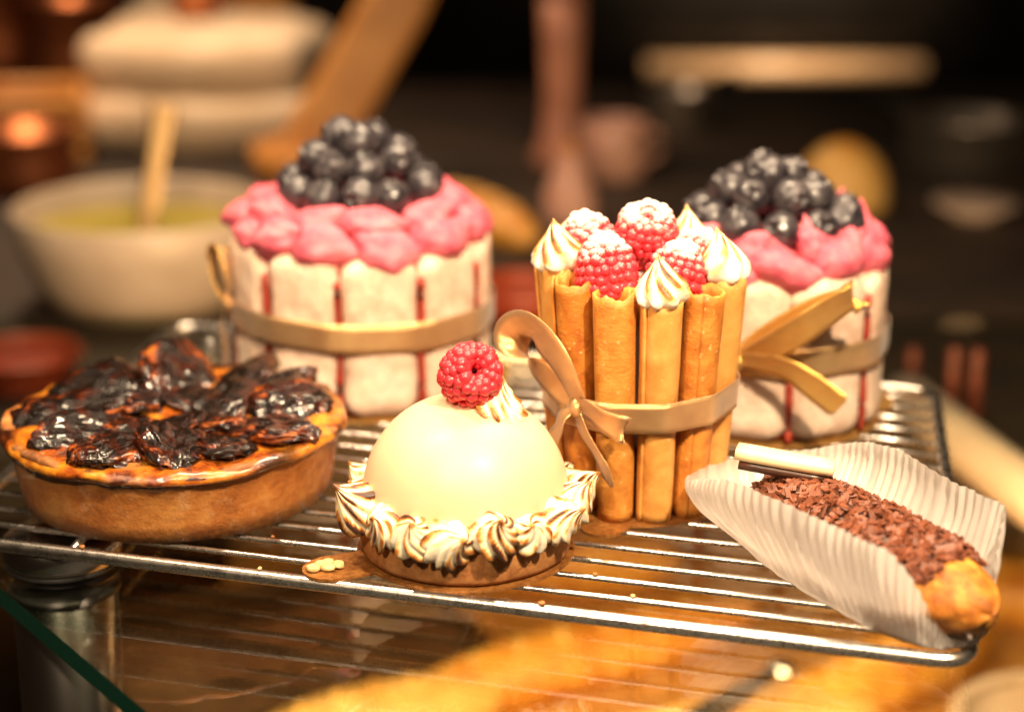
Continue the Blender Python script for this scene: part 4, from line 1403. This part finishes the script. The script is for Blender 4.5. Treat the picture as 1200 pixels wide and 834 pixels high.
V, F = lathe([(1.7, 0), (1.8, .3), (1.7, 1.8), (1.1, 3.4), (.75, 4.2), (.8, 4.6), (.001, 4.6)], 36)
mk('body', V, F, M['pinkclay'], bt)
V, F = lathe([(.55, 4.62), (.6, 5.1), (.001, 5.25)], 20)
mk('stopper', V, F, M['wood'], bt)

oven = thing('oven', 'black enamel oven with a worn brass rail across its front', 'oven', (34.5, 206, -60))
V, F = roundbox(46, 19, 30, 0.6, 4, 4, 4)
mk('body', V, F, M['black_oven'], oven, (0, 0, 68.5))
mk('rail', *tube([(-17.5, -20.6, 42.6), (0, -20.6, 42.6), (17.5, -20.6, 42.6)], 1.5, 14), M['tan_enamel'], oven)
for x in (-13, 12):
    mk('bracket', *tube([(x, -20.6, 42.6), (x, -18.6, 42.6)], .6, 10), M['brass'], oven)
bun = thing('round_bun', 'pale round bun on the counter behind the smaller charlotte', 'bread', (22.07, 68, CZ))
V, F = ico(4, lambda p: (p[0] * 3.1 * (1 + .04 * nz(p, 1.5, 1)), p[1] * 3.1, max(p[2], -.25) * 3.6 + .9))
mk('crust', V, F, M['pale_crust'], bun)
V, F = lathe([(1.4, 3.95), (1.5, 4.05), (1.1, 4.32), (.001, 4.6)], 24)
mk('topknot', V, F, M['golden_crust'], bun)
pl_ = thing('small_plate', 'small cream plate on the counter to the right of the bun', 'plate', (30.4, 65.7, CZ))
V, F = lathe([(1.4, 0), (1.6, .15), (2.8, .8), (2.75, .95), (1.6, .4), (.001, .35)], 40)
mk('dish', V, F, M['cream_enamel'], pl_)
V, F = tube([(1.5 * math.cos(a), 1.5 * math.sin(a), .1) for a in np.linspace(0, TAU, 24, endpoint=False)], .16, 8, True)
mk('foot_ring', V, F, M['cream_enamel'], pl_)
for k, (x, y, h, lab) in enumerate(((18.9, 28.6, 2.4, 'short dull red candle standing in for a lone reflection beside the smaller charlotte'), (19.9, 24.7, 3.6, 'dull red candle of the close pair behind the cream rail'), (20.9, 24.5, 3.6, 'dull red candle of the close pair behind the cream rail'))):  # sticks stand in for blurred red reflections
    V, F = lathe([(.30, 0), (.34, .05), (.33, h - .2), (.22, h), (.001, h + .02)], 16)
    tag(mk('red_reflection_stick', V, F, M['dull_red'], None, (x, y, CZ)), lab, 'stick', 'red reflection sticks behind the cream rail')
rail = thing('cream_rail', 'thick cream enamelled rail at the counter edge beside the rack', 'rail', (19.47, 18.4, CZ))
mk('tube', *tube([(-1.6, 6.5, 1.15), (-.4, 0.7, 1.15), (1.1, -6.2, 1.15), (4.2, -19.6, 1.15)], 1.15, 20), M['cream_enamel'], rail)
mk('end_cap', *tube([(-1.62, 6.6, 1.15), (-1.72, 7.0, 1.15)], 1.0, 20), M['tin'], rail)
mk('bracket', *tube([(-.9, 2.6, 0.0), (-.9, 2.6, .3)], .6, 12), M['tin'], rail)
crate = thing('wooden_crate', 'low wooden crate on the counter behind the stoneware bowl', 'crate', (-37.5, 84, CZ), R(8))
for q in range(3):
    V, F = roundbox(6.0, .35, .8, .12, 2, 2, 2)
    mk('slat', V, F, M['wood'], crate, (0, -4.2, .9 + q * 1.8))
    mk('slat', V, F, M['wood'], crate, (0, 4.2, .9 + q * 1.8))
for x in (-5.6, 5.6):
    V, F = roundbox(.35, 3.8, 2.7, .12, 2, 2, 2)
    mk('end_board', V, F, M['wood'], crate, (x, 0, 2.75))
V, F = roundbox(5.2, 3.8, .2, .1, 2, 2, 2)
mk('bottom', V, F, M['wood'], crate, (0, 0, .3))
for x, y, r, h, lab in ((33.5, 82, 4.6, 3.4, 'wide steel saucepan on the dark counter behind the small plate'), (13.5, 97, 2.6, 3.0, 'small steel saucepan on the dark counter behind the pink mug')):
    p_ = thing('steel_pan', lab, 'pan', (x, y, CZ), x)
    V, F = lathe([(r * .9, 0), (r, .3), (r, h), (r * 1.06, h + .15), (r * .95, h), (r * .93, .5), (.001, .4)], 44)
    mk('body', V, F, M['tin'], p_)
    mk('handle', *tube([(r, 0, h * .8), (r + 3, 0, h * .9), (r + 6, 0, h)], [.45, .4, .5], 10), M['rubber'], p_)
for x, y, lab in ((-30.5, 113, 'glass storage jar of pale sugar behind the linen cloths'), (-22.0, 114, 'glass storage jar of brown sugar behind the linen cloths')):
    p_ = thing('storage_jar', lab, 'jar', (x, y, CZ))
    V, F = lathe([(2.6, 0), (2.8, .3), (2.8, 8.5), (2.2, 9.6), (2.2, 10.2), (.001, 10.2)], 36)
    mk('body', V, F, M['linen'] if 'pale' in lab else M['wood'], p_)
    V, F = lathe([(2.35, 10.22), (2.4, 10.4), (2.4, 11.4), (2.2, 11.6), (.001, 11.7)], 36)
    mk('lid', V, F, M['brass'], p_)
